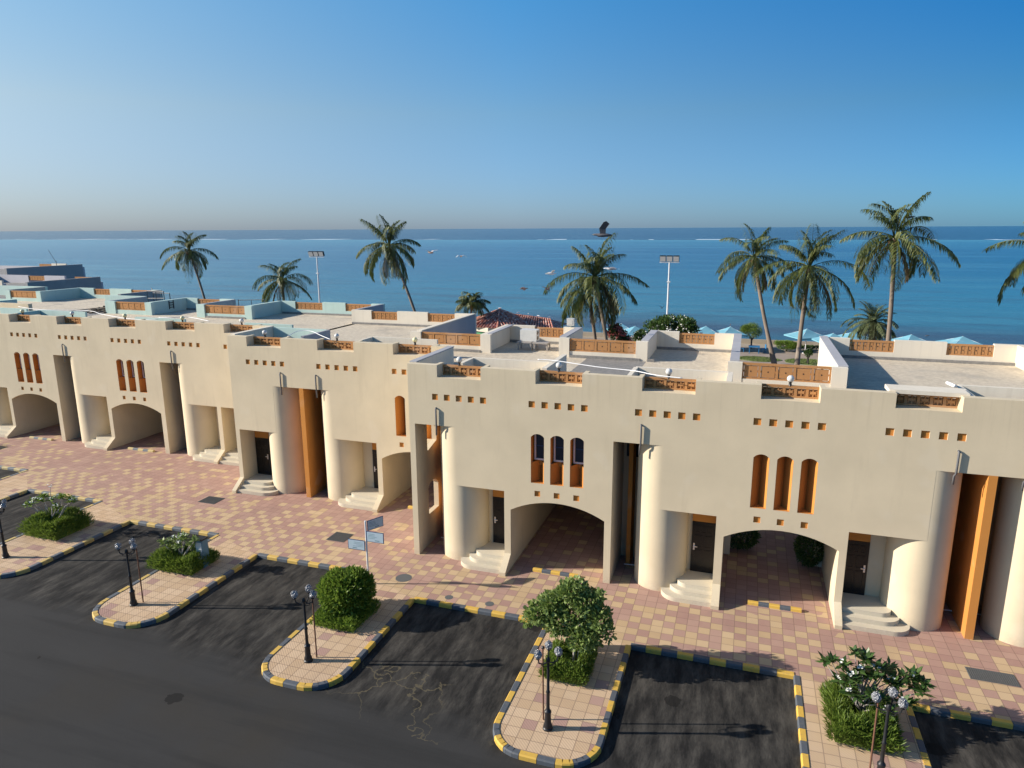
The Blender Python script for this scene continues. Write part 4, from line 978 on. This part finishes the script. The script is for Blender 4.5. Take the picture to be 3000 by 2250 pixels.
# beach wall, table and chairs
b = MB(); b.box(-40, 63.0, -.5, 60, 63.3, .55); tag(b.build('beach_wall', M['sand']), 'low sandy wall along the beach behind the parasols', 'wall')
def bluetable(label, x, y):
    t = thing('picnic_table', label, 'table', loc=(x, y, 0)); b = MB(); b.box(-.6, -.6, .70, .6, .6, .76); b.build('table_top', M['bluewood'], t)
    for sx in (-.5, .5):
        for sy in (-.5, .5): b = MB(); b.box(sx - .04, sy - .04, 0, sx + .04, sy + .04, .70); b.build('leg', M['bluewood'], t)
def bluechair(label, x, y, rz):
    t = thing('garden_chair', label, 'chair', loc=(x, y, 0)); t.rotation_euler = (0, 0, rz); b = MB(); b.box(-.25, -.25, .40, .25, .25, .45); b.build('seat', M['bluewood'], t)
    b = MB(); b.box(-.25, .2, .451, .25, .25, .95); b.build('backrest', M['bluewood'], t)
    for sx in (-.22, .22):
        for sy in (-.22, .22): b = MB(); b.box(sx - .025, sy - .025, 0, sx + .025, sy + .025, .40); b.build('leg', M['bluewood'], t)
bluetable('blue square picnic table under the feathery tree', 1.2, 56.5)
bluechair('blue garden chair left of the blue picnic table', -.1, 56.9, 1.4); bluechair('blue garden chair right of the blue picnic table', 2.2, 56.9, -1.3)

# ------------------------------------------------------------------ red tiled pavilion
t = thing('pavilion', 'green walled pavilion with a red and white clay tiled roof by the sea', 'pavilion', loc=(-25.6, 47.0, 0))
b = MB(); n = 8; Rr = 4.0; apex = Vector((0, 0, 5.05)); ze = 3.55
rim = [Vector((Rr * math.cos(2 * math.pi * (k + .35) / n), Rr * math.sin(2 * math.pi * (k + .35) / n), ze)) for k in range(n)]
rb = MB()
def tileface(bm, a, c, top):
    nrm = (c - a).cross(top - a).normalized(); w = (c - a).length; m = max(3, int(w / .32))
    for i in range(m + 1):
        p = a.lerp(c, i / m); u = min(1.0, (2 * i / m if i <= m / 2 else 2 - 2 * i / m)) if (a - c).length else 1
        q = p + (top - (a + c) / 2) * max(.02, u)
        bm.tube([p + nrm * .03, q + nrm * .03], .085, 6)
for k in range(n):
    a, c = rim[k], rim[(k + 1) % n]; rb.add([a, c, apex], [(0, 1, 2)]); tileface(rb, a, c, apex); rb.tube([a + Vector((0, 0, .05)), apex + Vector((0, 0, .06))], .11, 6)
# long lower hipped roof to the right
e0 = [Vector(p) for p in ((1.5, -2.0, 3.35), (6.4, -1.2, 3.35), (7.0, 3.2, 3.35), (1.5, 3.0, 3.35))]; rg = [Vector((1.6, .8, 4.45)), Vector((5.4, 1.2, 4.05))]
rb.add([e0[0], e0[1], rg[1], rg[0]], [(0, 1, 2, 3)]); rb.add([e0[1], e0[2], rg[1]], [(0, 1, 2)]); rb.add([e0[2], e0[3], rg[0], rg[1]], [(0, 1, 2, 3)])
for i in range(17):
    u = i / 16; rb.tube([e0[0].lerp(e0[1], u) + Vector((0, -.02, .04)), rg[0].lerp(rg[1], u) + Vector((0, -.02, .04))], .085, 6)
rb.tube([rg[0], rg[1]], .12, 6); rb.tube([rg[1], e0[1]], .10, 6)
rb.build('roof', M['rooftile'], t, fix=False)
b = MB(); b.lathe((0, 0, -.02), [(3.5, 0), (3.5, 3.05)], 8); b.build('wall', M['green'], t); b = MB(); b.lathe((0, 0, 3.05), [(3.75, 0), (3.8, .5)], 8); b.build('eaves_band', M['white'], t)
b = MB(); b.box(1.6, -1.5, -.02, 6.3, 2.7, 3.3); b.build('side_wall', M['side'], t)
# gulls on its ridges
def bird(name, label, loc, s, mat, wing=None, yaw=0.0, perched=False, pitch=0.0, tailm=None):
    t = thing(name, label, 'bird', loc=loc); t.rotation_euler = (0, pitch, yaw)
    b = MB(); pr = [(-.50, .012), (-.42, .05), (-.25, .085), (0, .105), (.2, .09), (.32, .055), (.40, .052), (.47, .035), (.52, .010)]
    pts = [Vector((x * s, 0, (.10 * perched * (x + .5) + (.03 if x > .3 else 0)) * s)) for x, _ in pr]; b.tube(pts, [r * s for _, r in pr], 10)
    b.tube([pts[-1] - Vector((.01 * s, 0, 0)), pts[-1] + Vector((.07 * s, 0, -.01 * s))], [.012 * s, .003 * s], 5)
    b.add([pts[0] + Vector((.10 * s, -.04 * s, 0)), pts[0] + Vector((.10 * s, .04 * s, 0)), pts[0] + Vector((-.14 * s, .10 * s, -.01 * s)), pts[0] + Vector((-.16 * s, 0, -.012 * s)), pts[0] + Vector((-.14 * s, -.10 * s, -.01 * s))], [(0, 1, 2, 3, 4)])
    body = b.build('body', M[mat], t, smooth='all')
    if not perched:
        for sd, (e1, e2) in zip((-1, 1), wing):
            w = MB(); d1 = Vector((.0, sd * math.cos(e1), math.sin(e1))); d2 = Vector((-.6, sd * math.cos(e2), math.sin(e2))); r0 = Vector((.12 * s, sd * .05 * s, .05 * s)); r1 = Vector((-.16 * s, sd * .05 * s, .04 * s))
            m0 = r0 + d1 * .30 * s + Vector((.06 * s, 0, 0)); m1 = r1 + d1 * .30 * s; t0 = m0 + d2 * .38 * s; t1 = m1 + d2 * .30 * s; t2 = t0 + d2 * .06 * s + Vector((-.1 * s, 0, 0))
            w.add([r0, m0, m1, r1], [(0, 1, 2, 3)]); w.add([m0, t0, t2, t1, m1], [(0, 1, 2, 3, 4)])
            o = w.build('wing', M[tailm or mat], t, fix=False); o.modifiers.new('thick', 'SOLIDIFY').thickness = .012 * s
    else:
        w = MB(); w.tube([(0, .03 * s, -.1 * s), (0, .03 * s, -.22 * s)], .008 * s, 4); w.tube([(0, -.03 * s, -.1 * s), (0, -.03 * s, -.22 * s)], .008 * s, 4); w.build('legs', M['rust'], t)
    return t
gl = [('white gull on the tip of the red tiled roof', (0, 0, 5.22)), ('white gull on the roof ridge just right of the tip', (1.9, .8, 4.72)), ('white gull in the middle of the long tiled ridge', (3.0, .9, 4.60)),
      ('white gull further along the tiled ridge, beside a gap', (4.1, 1.1, 4.38)), ('white gull at the right end of the tiled ridge', (5.4, 1.2, 4.26)), ('white gull on the lower left edge of the tiled roof', (-3.7, -1.0, 3.78))]
for i, (lb, p) in enumerate(gl): bird('gull', lb, (-25.6 + p[0], 47.0 + p[1], p[2]), .42, 'birdw', yaw=i * .9, perched=True)
bird('pigeon', 'dark pigeon flying with raised wing over the middle palm, against the horizon', (-2.62, -11.97, 13.62), .36, 'bird', ((1.15, 1.0), (1.35, 1.0)), yaw=3.3, tailm='bird')
bird('pigeon', 'pale pigeon with dark wings flying in front of the middle palm crown', (-2.62, -11.06, 12.95), .27, 'birdw', ((.1, .0), (.2, -.1)), yaw=3.3, tailm='bird')
bird('gull', 'white gull flying over the water left of the middle palm', (-8.01, 4.17, 11.84), .45, 'birdw', ((.9, .2), (.3, -.5)), yaw=.9)
bird('pigeon', 'grey bird with spread wings over the sea, right of the tall leaning palm', (-15.18, 7.34, 12.59), .5, 'birdb', ((.5, .1), (.5, .1)), yaw=2.6, tailm='side')
bird('pigeon', 'grey brown bird over the sea, second from the tall leaning palm', (-13.72, 7.78, 12.4), .42, 'birdb', ((.3, -.6), (.3, -.6)), yaw=2.2, tailm='side')
bird('pigeon', 'dark brown bird low over the sea above the red tiled roof', (-10.61, 8.45, 10.8), .42, 'birdb', ((.2, -.7), (.4, -.6)), yaw=.6)
bird('pigeon', 'faint brown bird low over the sea, right of the dark brown one', (-9.5, 8.81, 10.76), .38, 'birdb', ((.8, .4), (.6, .3)), yaw=1.2)
bird('pigeon', 'small dark bird beside the foot of the near floodlight mast', (-6.83, 35.85, 7.0), .4, 'bird', ((.9, .9), (.9, .6)), yaw=1.4)
bird('crow', 'dark crow perched among the fronds of the tallest palm', (9.5, 25.8, 14.3), .6, 'bird', yaw=.2, perched=True)
bird('pigeon', 'pigeon perched on a grey wall end of the teal roofs at the left', (-51.1, 24.7, 8.55), .55, 'bird', yaw=2.5, perched=True)
bird('pigeon', 'pigeon on the tip of a parasol next to the date palm', (12.6, 57.2, 2.75), .5, 'bird', yaw=.4, perched=True)
bird('pigeon', 'pigeon on the parasol right of the big round tree', (-1.5, 57.5, 2.95), .5, 'birdb', yaw=1.4, perched=True)
bird('pigeon', 'pigeon on the parasol rim between the two ochre screens', (18.0, 56.2, 2.7), .5, 'bird', yaw=.4, perched=True)

# ------------------------------------------------------------------ floodlight masts
def mast(label, x, y, ztop, s=1.0):
    t = thing('floodlight_mast', label, 'floodlight mast', loc=(x, y, 0)); b = MB(); b.tube([(0, 0, -.02), (0, 0, ztop - .35)], [.13, .07], 10); b.box(-.16, -.16, ztop * .78, .16, .16, ztop * .78 + .12); b.build('pole', M['steel'], t)
    b = MB(); b.box(-1.5 * s, -.04, ztop - .42, 1.5 * s, .04, ztop - .34); b.build('crossbar', M['steel'], t)
    for dx in (-1.02, 0, 1.02):
        b = MB(); b.obox((dx * s, -.05, ztop), (.46 * s, 0, 0), (0, .12, .05), (0, -.10, .26)); b.obox((dx * s, .12, ztop), (.3 * s, 0, 0), (0, .12, .04), (0, -.08, .22)); o = b.build('floodlight', M['black'], t)
        b = MB(); b.obox((dx * s, -.19, ztop - .052), (.42 * s, 0, 0), (0, .01, .004), (0, -.095, .24)); b.build('lens', M['opal'], o)
mast('farther floodlight mast with three lamps, left of the tall leaning palm', -49.6, 48.6, 10.9, .70)
mast('nearer floodlight mast with three lamps, above the big round tree', -7.5, 46.8, 10.75, .64)

# ------------------------------------------------------------------ roof clutter
def hose(label, pts, r=.018):
    b = MB(); P = [Vector(p) for p in pts]; Q = []
    for i in range(len(P) - 1):
        a = P[max(0, i - 1)]; c = P[i]; d = P[i + 1]; e = P[min(len(P) - 1, i + 2)]
        for k in range(6):
            t = k / 6; Q.append(.5 * ((2 * c) + (-a + d) * t + (2 * a - 5 * c + 4 * d - e) * t * t + (-a + 3 * c - 3 * d + e) * t ** 3))
    Q.append(P[-1]); b.tube(Q, r, 8); tag(b.build('hose', M['hose'], smooth='all'), label, 'hose')
hose('white hose hanging along the front parapet of the nearest row, past its second globe lamp', [(-8.0, 2.05, 8.47), (-7.26, 2.0, 8.47), (-5.39, 1.45, 8.42), (-3.9, 1.1, 8.42), (-3.0, .45, 8.44), (-2.0, .18, 8.44)])
hose('white hose looped behind the parapet of the middle row near its orange fin', [(-22.1, 4.7, 8.43), (-22.0, 5.5, 8.6), (-21.3, 5.6, 8.6), (-20.3, 5.0, 8.50), (-19.4, 4.4, 8.44)])
hose('long white hose bent across the teal roofs of the far left row', [(-51.46, 12.5, 8.25), (-48.36, 11.79, 8.2), (-45.35, 12.2, 8.2), (-43.6, 12.0, 8.2), (-41.43, 10.85, 8.2), (-37.35, 9.4, 8.2), (-35, 9.2, 8.3)])
hose('short white hose on the right end of the far left row of roofs', [(-34.6, 8.9, 8.45), (-33.45, 8.9, 8.5), (-33.2, 9.9, 8.4), (-30.29, 8.4, 8.45)])
hose('short white pipe stub lying on the right gravel roof behind the notch', [(6.84, 2.2, 8.42), (6.84, 1.3, 8.50)], .06)
# AC unit on a stand
t = thing('roof_bench', 'weathered low bench stand on the roof below the air conditioner', 'stand', loc=(-10.75, 9.9, ZR)); b = MB()
b.box(-.65, -.3, .38, .15, .3, .44); b.box(.22, -.35, .38, 1.05, .3, .44)
b.build('seat', M['wood'], t)
for x in (-.6, .08, .28, .98):
    for y in (-.28, .24): b = MB(); b.box(x, y, 0, x + .07, y + .06, .38); b.build('leg', M['wood'], t)
t = thing('air_conditioner', 'boxy beige air conditioner standing on the roof bench by the ochre screen', 'air conditioner', loc=(-10.75, 10.2, ZR + .445)); b = MB(); b.box(-.55, -.3, 0, .35, .3, .60); b.build('casing', M['acbox'], t)
b = MB()
for k in range(2): b.lathe((0, 0, 0), [(.001, 0), (.001, .001)], 3)
b = MB()
for zc in (.17, .43):
    b.add([(.352, -.02 + .16 * math.cos(a), zc + .11 * math.sin(a)) for a in [6.283 * k / 14 for k in range(14)]], [tuple(range(14))])
b.build('fan_grille', M['black'], t, fix=False)
b = MB(); b.obox((0, 0, 0), (.2, 0, 0), (0, .16, .0), (0, -.04, .2)); b.obox((.0, -.165, .0), (.12, 0, 0), (0, .005, 0), (0, -.02, .12)); o = b.build('spotlight_box', M['opal']); o.location = (-9.1, 12.25, 8.7); tag(o, 'small cream floodlight box on the parapet corner in front of the middle palm', 'floodlight')
# scrap pile and frames on the teal roof
b = MB(); r = random.Random(3)
for k in range(70):
    a = r.random() * 3.14; l = r.uniform(.3, 1.4); x, y = r.gauss(0, .9), r.gauss(0, .6); z = ZR + .03 + max(0, .45 - .25 * (abs(x) + abs(y))) * r.random() + .05
    b.obox((x, y, z - ZR), (l * .5 * math.cos(a), l * .5 * math.sin(a), r.uniform(-.08, .08)), (-.07 * math.sin(a), .07 * math.cos(a), 0), (0, 0, r.uniform(.02, .06)))
o = b.build('scrap_pile', M['junk']); o.location = (-48.3, 17.6, ZR); tag(o, 'heap of weathered planks and scrap on the teal topped roof', 'scrap pile')
b = MB()
for x in (0, .9, 1.7):
    b.tube([(x, 0, 0), (x, 0, 1.5)], .04, 5); b.tube([(x, .6, 0), (x, .6, 1.3)], .04, 5)
b.tube([(0, 0, 1.5), (1.7, 0, 1.5)], .04, 5); b.tube([(0, 0, .9), (1.7, 0, .95)], .03, 5); b.tube([(0, .6, 1.3), (1.7, .6, 1.3)], .03, 5)
o = b.build('metal_frame', M['pipe']); o.location = (-46.2, 19.4, ZR); tag(o, 'thin grey metal frame standing on the roof beside the leaning left palm', 'frame')
b = MB(); b.tube([(0, 0, 0), (0, 0, 1.0)], .03, 5); b.tube([(0, 0, .95), (2.2, .3, 1.02)], .03, 5); b.tube([(2.2, .3, 0), (2.2, .3, 1.02)], .03, 5); b.tube([(1.1, .15, 0), (1.1, .15, 1.0)], .025, 5)
o = b.build('roof_railing', M['pipe']); o.location = (-37.6, 19.8, ZR); tag(o, 'low grey railing on the teal roof in front of the short palm', 'railing')
b = MB(); b.tube([(0, 0, 0), (0, 0, 1.6)], .04, 5); b.tube([(0, 0, 1.3), (-1.6, .2, 3.3)], .03, 5)
o = b.build('antenna', M['black']); o.location = (-107, 60.5, 7.4); tag(o, 'slanting dark antenna on the farthest grey roof', 'antenna')
b = MB(); b.box(-.03, -.02, 0, .03, .02, .65); b.box(.4, -.02, 0, .46, .02, .65)
for z in (.1, .28, .46): b.box(.031, -.018, z, .399, .018, z + .05)
o = b.build('roof_ladder', M['black']); o.location = (-42.96, 18.3, ZR + .25); o.rotation_euler = (0, 0, R(90)); tag(o, 'short dark ladder leaning on the inner face of a teal parapet', 'ladder')
b = MB(); b.lathe((0, 0, 0), [(.02, 0), (.25, .06), (.42, .2)], 14); b.tube([(0, 0, 0), (0, 0, -.5)], .03, 6); b.tube([(-.3, 0, -.5), (0, 0, -.1), (.3, 0, -.5)], .025, 5)
o = b.build('satellite_dish', M['steel'], smooth=True); o.location = (-51.2, 11.6, 8.0); tag(o, 'grey dish frame on the teal roof at the left edge', 'satellite dish')

# ------------------------------------------------------------------ street furniture
LAMPS = [(-29.59, -5.77, 0, 'ornate black street lamp cut by the left edge, wrapped glass globes'), (-21.12, -7.1, 0, 'ornate black street lamp on the island second from the left'), (-12.80, -8.05, 0, 'ornate black street lamp on the island with the large round bush'),
         (-4.52, -8.66, 1, 'ornate black street lamp on the island with the grey green tree'), (3.98, -7.94, 2, 'ornate black street lamp at the bottom right, in front of the white flowered shrub')]
def make_lamp(label, loc):
    t = thing('street_lamp', label, 'street lamp', 'street lamps on the tiled islands', loc)
    b = MB(); b.lathe((0, 0, -.01), [(.145, 0), (.145, .05), (.12, .08), (.13, .12), (.095, .22), (.085, .50), (.10, .53), (.10, .58), (.06, .62), (.05, .70), (.048, 1.15), (.06, 1.17), (.06, 1.20), (.042, 1.23), (.036, 2.1), (.06, 2.13), (.065, 2.2), (.03, 2.27)], 14)
    b.build('post', M['black'], t, smooth=True)
    for k, (a, z) in enumerate(((3.3, 2.18), (.25, 2.18), (1.45, 2.24))):
        d = Vector((math.cos(a), math.sin(a), 0)); L = .26
        b = MB(); b.tube([(0, 0, 2.12), d * L * .5 + Vector((0, 0, 2.06)), d * L + Vector((0, 0, 2.10)), d * L * 1.12 + Vector((0, 0, z + .06))], [.022, .02, .02, .022], 8); b.tube([Vector((0, 0, 1.98)), d * L * .6 + Vector((0, 0, 1.99)), d * L * .75 + Vector((0, 0, 2.08))], .012, 6)
        c = d * L * 1.12 + Vector((0, 0, z + .05)); b.lathe(c, [(.055, 0), (.06, .04), (.03, .06)], 10); o = b.build('arm', M['black'], t, smooth=True)
        g = MB(); g.ball(c + Vector((0, 0, .15)), .11, 20, 1.15); rr = random.Random(k); cc = c + Vector((0, 0, .15))
        g.v = [tuple(cc + (Vector(v) - cc) * rr.uniform(.82, 1.16)) for v in g.v]; g.build('globe', M['globe'], o)
    return t
L0 = make_lamp(LAMPS[0][3], (LAMPS[0][0], LAMPS[0][1], 0))
for x, y, rz, lb in LAMPS[1:]: dup(L0, (x, y, 0), lb, None, rotz={0: .12, 1: .35, 2: -.3}[rz])
POLES = [((-20.93, -6.84), (.03, -.02), 'thin rusty pole behind the lamp on the island second from the left'), ((-12.65, -7.80), (.0, 0), 'thin rusty pole behind the lamp on the big bush island'), ((-4.74, -8.34), (-.03, 0), 'thin rusty pole left of the lamp on the island with the grey green tree'), ((3.77, -7.79), (0, 0), 'pale orange brown pole beside the bottom right lamp')]
for (x, y), (lx, ly), lb in POLES:
    t = thing('pole', lb, 'pole', 'thin poles beside the lamps', (x, y, 0)); b = MB(); b.tube([(0, 0, -.01), (lx, ly, 2.28)], .024, 8); b.build('shaft', M['rust'], t, smooth=True)
    b = MB(); b.lathe((lx, ly, 2.28), [(.05, 0), (.055, .03), (.02, .07)], 8); b.build('cap', M['black'], t)
# signpost
t = thing('signpost', 'grey signpost with three small pale panels pointing different ways', 'signpost', loc=(-13.50, -2.95, 0))
b = MB(); b.tube([(0, 0, -.01), (0, 0, 2.64)], .038, 12); b.lathe((0, 0, 2.64), [(.045, 0), (.045, .03), (.01, .05)], 10); b.build('post', M['steel'], t, smooth=True)
def panel(ox, oz, ang, w, h, dash):
    d = Vector((math.cos(ang), math.sin(ang), 0)); n = Vector((math.sin(ang), -math.cos(ang), 0)); n = n if n.y < 0 else -n; c = d * (ox + w / 2) + Vector((0, 0, oz)) + n * .045
    b = MB(); b.obox(c, d * w / 2, n * .012, Vector((0, 0, h / 2))); o = b.build('sign_panel', M['signblue'], t)
    b = MB(); b.obox(c + n * .0135, d * (w / 2 - .022), n * .002, Vector((0, 0, h / 2 - .022))); b.build('sign_face', M['signface'], o)
    b = MB(); r = random.Random(int(ox * 100 + oz * 10) + 3)
    for k in range(4):
        z = h * .26 - k * h * .13; l = w * r.uniform(.18, .30); b.obox(c + n * .017 + d * (-w * .40 + l) + Vector((0, 0, z)), d * l, n * .0012, Vector((0, 0, .006)))
    b.obox(c + n * .017 + d * (dash * w) + Vector((0, 0, -h * .31)), d * w * .13, n * .0014, Vector((0, 0, .014))); b.build('lettering', M['signtext'], o)
panel(.05, 2.06, 0.02, .74, .44, .12); panel(.05, 1.64, math.pi + .02, -.0 + .74, .42, .1)
for ch in list(t.children)[-1:]:
    pass
panel(.05, 2.46, R(62), .72, .42, .1)
# meter cabinets
def cabinet(label, x, y, h, w=.17):
    t = thing('cabinet', label, 'utility cabinet', loc=(x, y, 0)); b = MB(); b.box(-w, -w, 0, w, w, h); b.build('body', M['bluebox'], t); b = MB(); b.box(-w - .02, -w - .02, h + .001, w + .02, w + .02, h + .06); b.build('lid', M['black'], t)
    b = MB(); b.box(-w + .03, -w - .008, .2, w - .03, -w - .001, h - .08); b.build('door', M['steel'], t)
cabinet('blue grey utility cabinet behind the low hedge on the second island from the left', -20.86, -3.75, 1.2)
cabinet('blue grey utility cabinet hidden behind the grey green tree', -4.25, -4.55, 1.15)
# parking humps
def hump(label, x, y, w, rot=0):
    t = thing('parking_hump', label, 'parking stop', 'yellow and black parking stops in the archways', (x, y, 0)); n = 5
    for k in range(n):
        b = MB(); x0, x1 = -w / 2 + w * k / n, -w / 2 + w * (k + 1) / n
        b.prism([[(-.10, 0), (.10, 0), (.085, .09), (.05, .12), (-.05, .12), (-.085, .09)]], lambda p, a=x0: (a, p[0], p[1]), lambda p, c=x1 - .003: (c, p[0], p[1])); b.build('painted_block', M['kyel' if k % 2 == 0 else 'kblk'], t)
hump('yellow and black parking stop in the arch left of the grey green tree', -6.64, .12, 1.92); hump('yellow and slate parking stop in the wide arch with dark bushes', 1.72, .13, 1.87)
hump('faded parking stop in the leftmost arch', -44.6, 7.62, 2.0); hump('faded parking stop in the second arch from the left', -36.1, 7.75, 2.05); hump('pale parking stop at the foot of the pierced end wall, in the middle row arch', -14.55, 4.5, 1.9)
# manhole covers and gratings
def cover(label, pts):
    b = MB(); b.prism([pts], lambda p: (p[0], p[1], -.02), lambda p: (p[0], p[1], .006)); o = b.build('drain_cover', M['grate']); tag(o, label, 'drain cover')
def slab(label, x0, y0, x1, y1, bars=14, along='x'):
    b = MB(); b.box(x0, y0, -.02, x1, y1, .005)
    for k in range(bars):
        u = (k + .5) / bars
        if along == 'x': X = x0 + (x1 - x0) * u; b.box(X - .014, y0 + .03, .0055, X + .014, y1 - .03, .018)
        else: Y = y0 + (y1 - y0) * u; b.box(x0 + .03, Y - .014, .0055, x1 - .03, Y + .014, .018)
    o = b.build('drain_grate', M['grate']); tag(o, label, 'drain grate')
circ = lambda x, y, r: [(x + r * math.cos(6.283 * k / 20), y + r * math.sin(6.283 * k / 20)) for k in range(20)]
cover('round dark manhole cover between the signpost and the end column', circ(-12.39, -2.1, .33)); cover('small round cover near the kerb, right of the manhole', circ(-10.04, -2.93, .16)); cover('small round cover by the kerb in front of the left arch steps', circ(-8.4, -2.9, .17))
slab('square grey drain grate behind the signpost', -17.4, 0.0, -16.48, .9); slab('square grey drain grate in front of the middle row steps', -26.3, 1.85, -25.25, 2.7); slab('wide ribbed drain grate in the plaza at the right edge', 7.38, -2.44, 8.72, -1.78, 22)

# ------------------------------------------------------------------ camera, sky, sun
cam = bpy.data.cameras.new('camera'); co = bpy.data.objects.new('camera', cam); COL.objects.link(co); sc.camera = co
f, pitch, roll, yaw = 2041.7772, .219512661, -.00518891, .324094681
fw = Vector((-math.sin(yaw) * math.cos(pitch), math.cos(yaw) * math.cos(pitch), -math.sin(pitch))); rt = Vector((math.cos(yaw), math.sin(yaw), 0)); upv = rt.cross(fw)
rt2 = math.cos(roll) * rt + math.sin(roll) * upv; up2 = -math.sin(roll) * rt + math.cos(roll) * upv
mt = Matrix(((rt2.x, up2.x, -fw.x, 0), (rt2.y, up2.y, -fw.y, -25.1218), (rt2.z, up2.z, -fw.z, 13.75), (0, 0, 0, 1)))
co.matrix_world = mt
cam.sensor_width = 36; cam.lens = 36 * f / 3000; cam.clip_start = .1; cam.clip_end = 200000
EL = R(23.6); AZ = math.atan2(-.953, -.302)      # azimuth of the sun, clockwise from +Y
w = bpy.data.worlds.new('World'); sc.world = w; w.use_nodes = True; nt = w.node_tree; bg = nt.nodes['Background']
sky = nt.nodes.new('ShaderNodeTexSky'); sky.sky_type = 'NISHITA'; sky.sun_disc = False; sky.sun_elevation = EL; sky.sun_rotation = AZ; sky.altitude = 0; sky.air_density = 1.0; sky.dust_density = .35; sky.ozone_density = 2.2
N = NT(nt); tc = N.n('ShaderNodeTexCoord').outputs['Generated']; gx_, gy_, gz_ = N.sep(tc)
hl = N.math('SQRT', N.math('ADD', N.math('MULTIPLY', gx_, gx_), N.math('MULTIPLY', gy_, gy_))); az = N.math('DIVIDE', gx_, N.math('MAXIMUM', hl, .01))
def tint(h, m, t, z): return N.ramp(gz_, [(0, h), (.15, m), (.28, t), (.6, z)])
tl = tint((.46, .58, .95), (1.06, .99, .94), (1.05, 1.22, 1.18), (.8, 1.0, 1.15)); tcn = tint((.46, .68, 1.27), (.64, .90, 1.10), (.44, 1.05, 1.40), (.6, .95, 1.2)); tr = tint((.22, .53, 1.10), (.17, .50, .78), (.05, .53, .98), (.5, .9, 1.1))
m1 = N.mix(N.math('DIVIDE', N.math('ADD', az, .82), .5, None, True), tl, tcn); m2 = N.mix(N.math('DIVIDE', N.math('ADD', az, .32), .62, None, True), m1, tr)
nt.links.new(N.mix(1.0, sky.outputs[0], m2, 'MULTIPLY'), bg.inputs[0]); bg.inputs[1].default_value = .08
sd = Vector((math.sin(AZ) * math.cos(EL), math.cos(AZ) * math.cos(EL), math.sin(EL)))
sl = bpy.data.lights.new('sun', 'SUN'); sl.energy = 5.0; sl.angle = R(.5); sl.color = (1.0, .915, .80)
so = bpy.data.objects.new('sun', sl); COL.objects.link(so); so.rotation_euler = sd.to_track_quat('Z', 'Y').to_euler()
sc.view_settings.view_transform = 'Standard'; sc.view_settings.look = 'None'; sc.view_settings.exposure = 0.62; sc.view_settings.gamma = 1
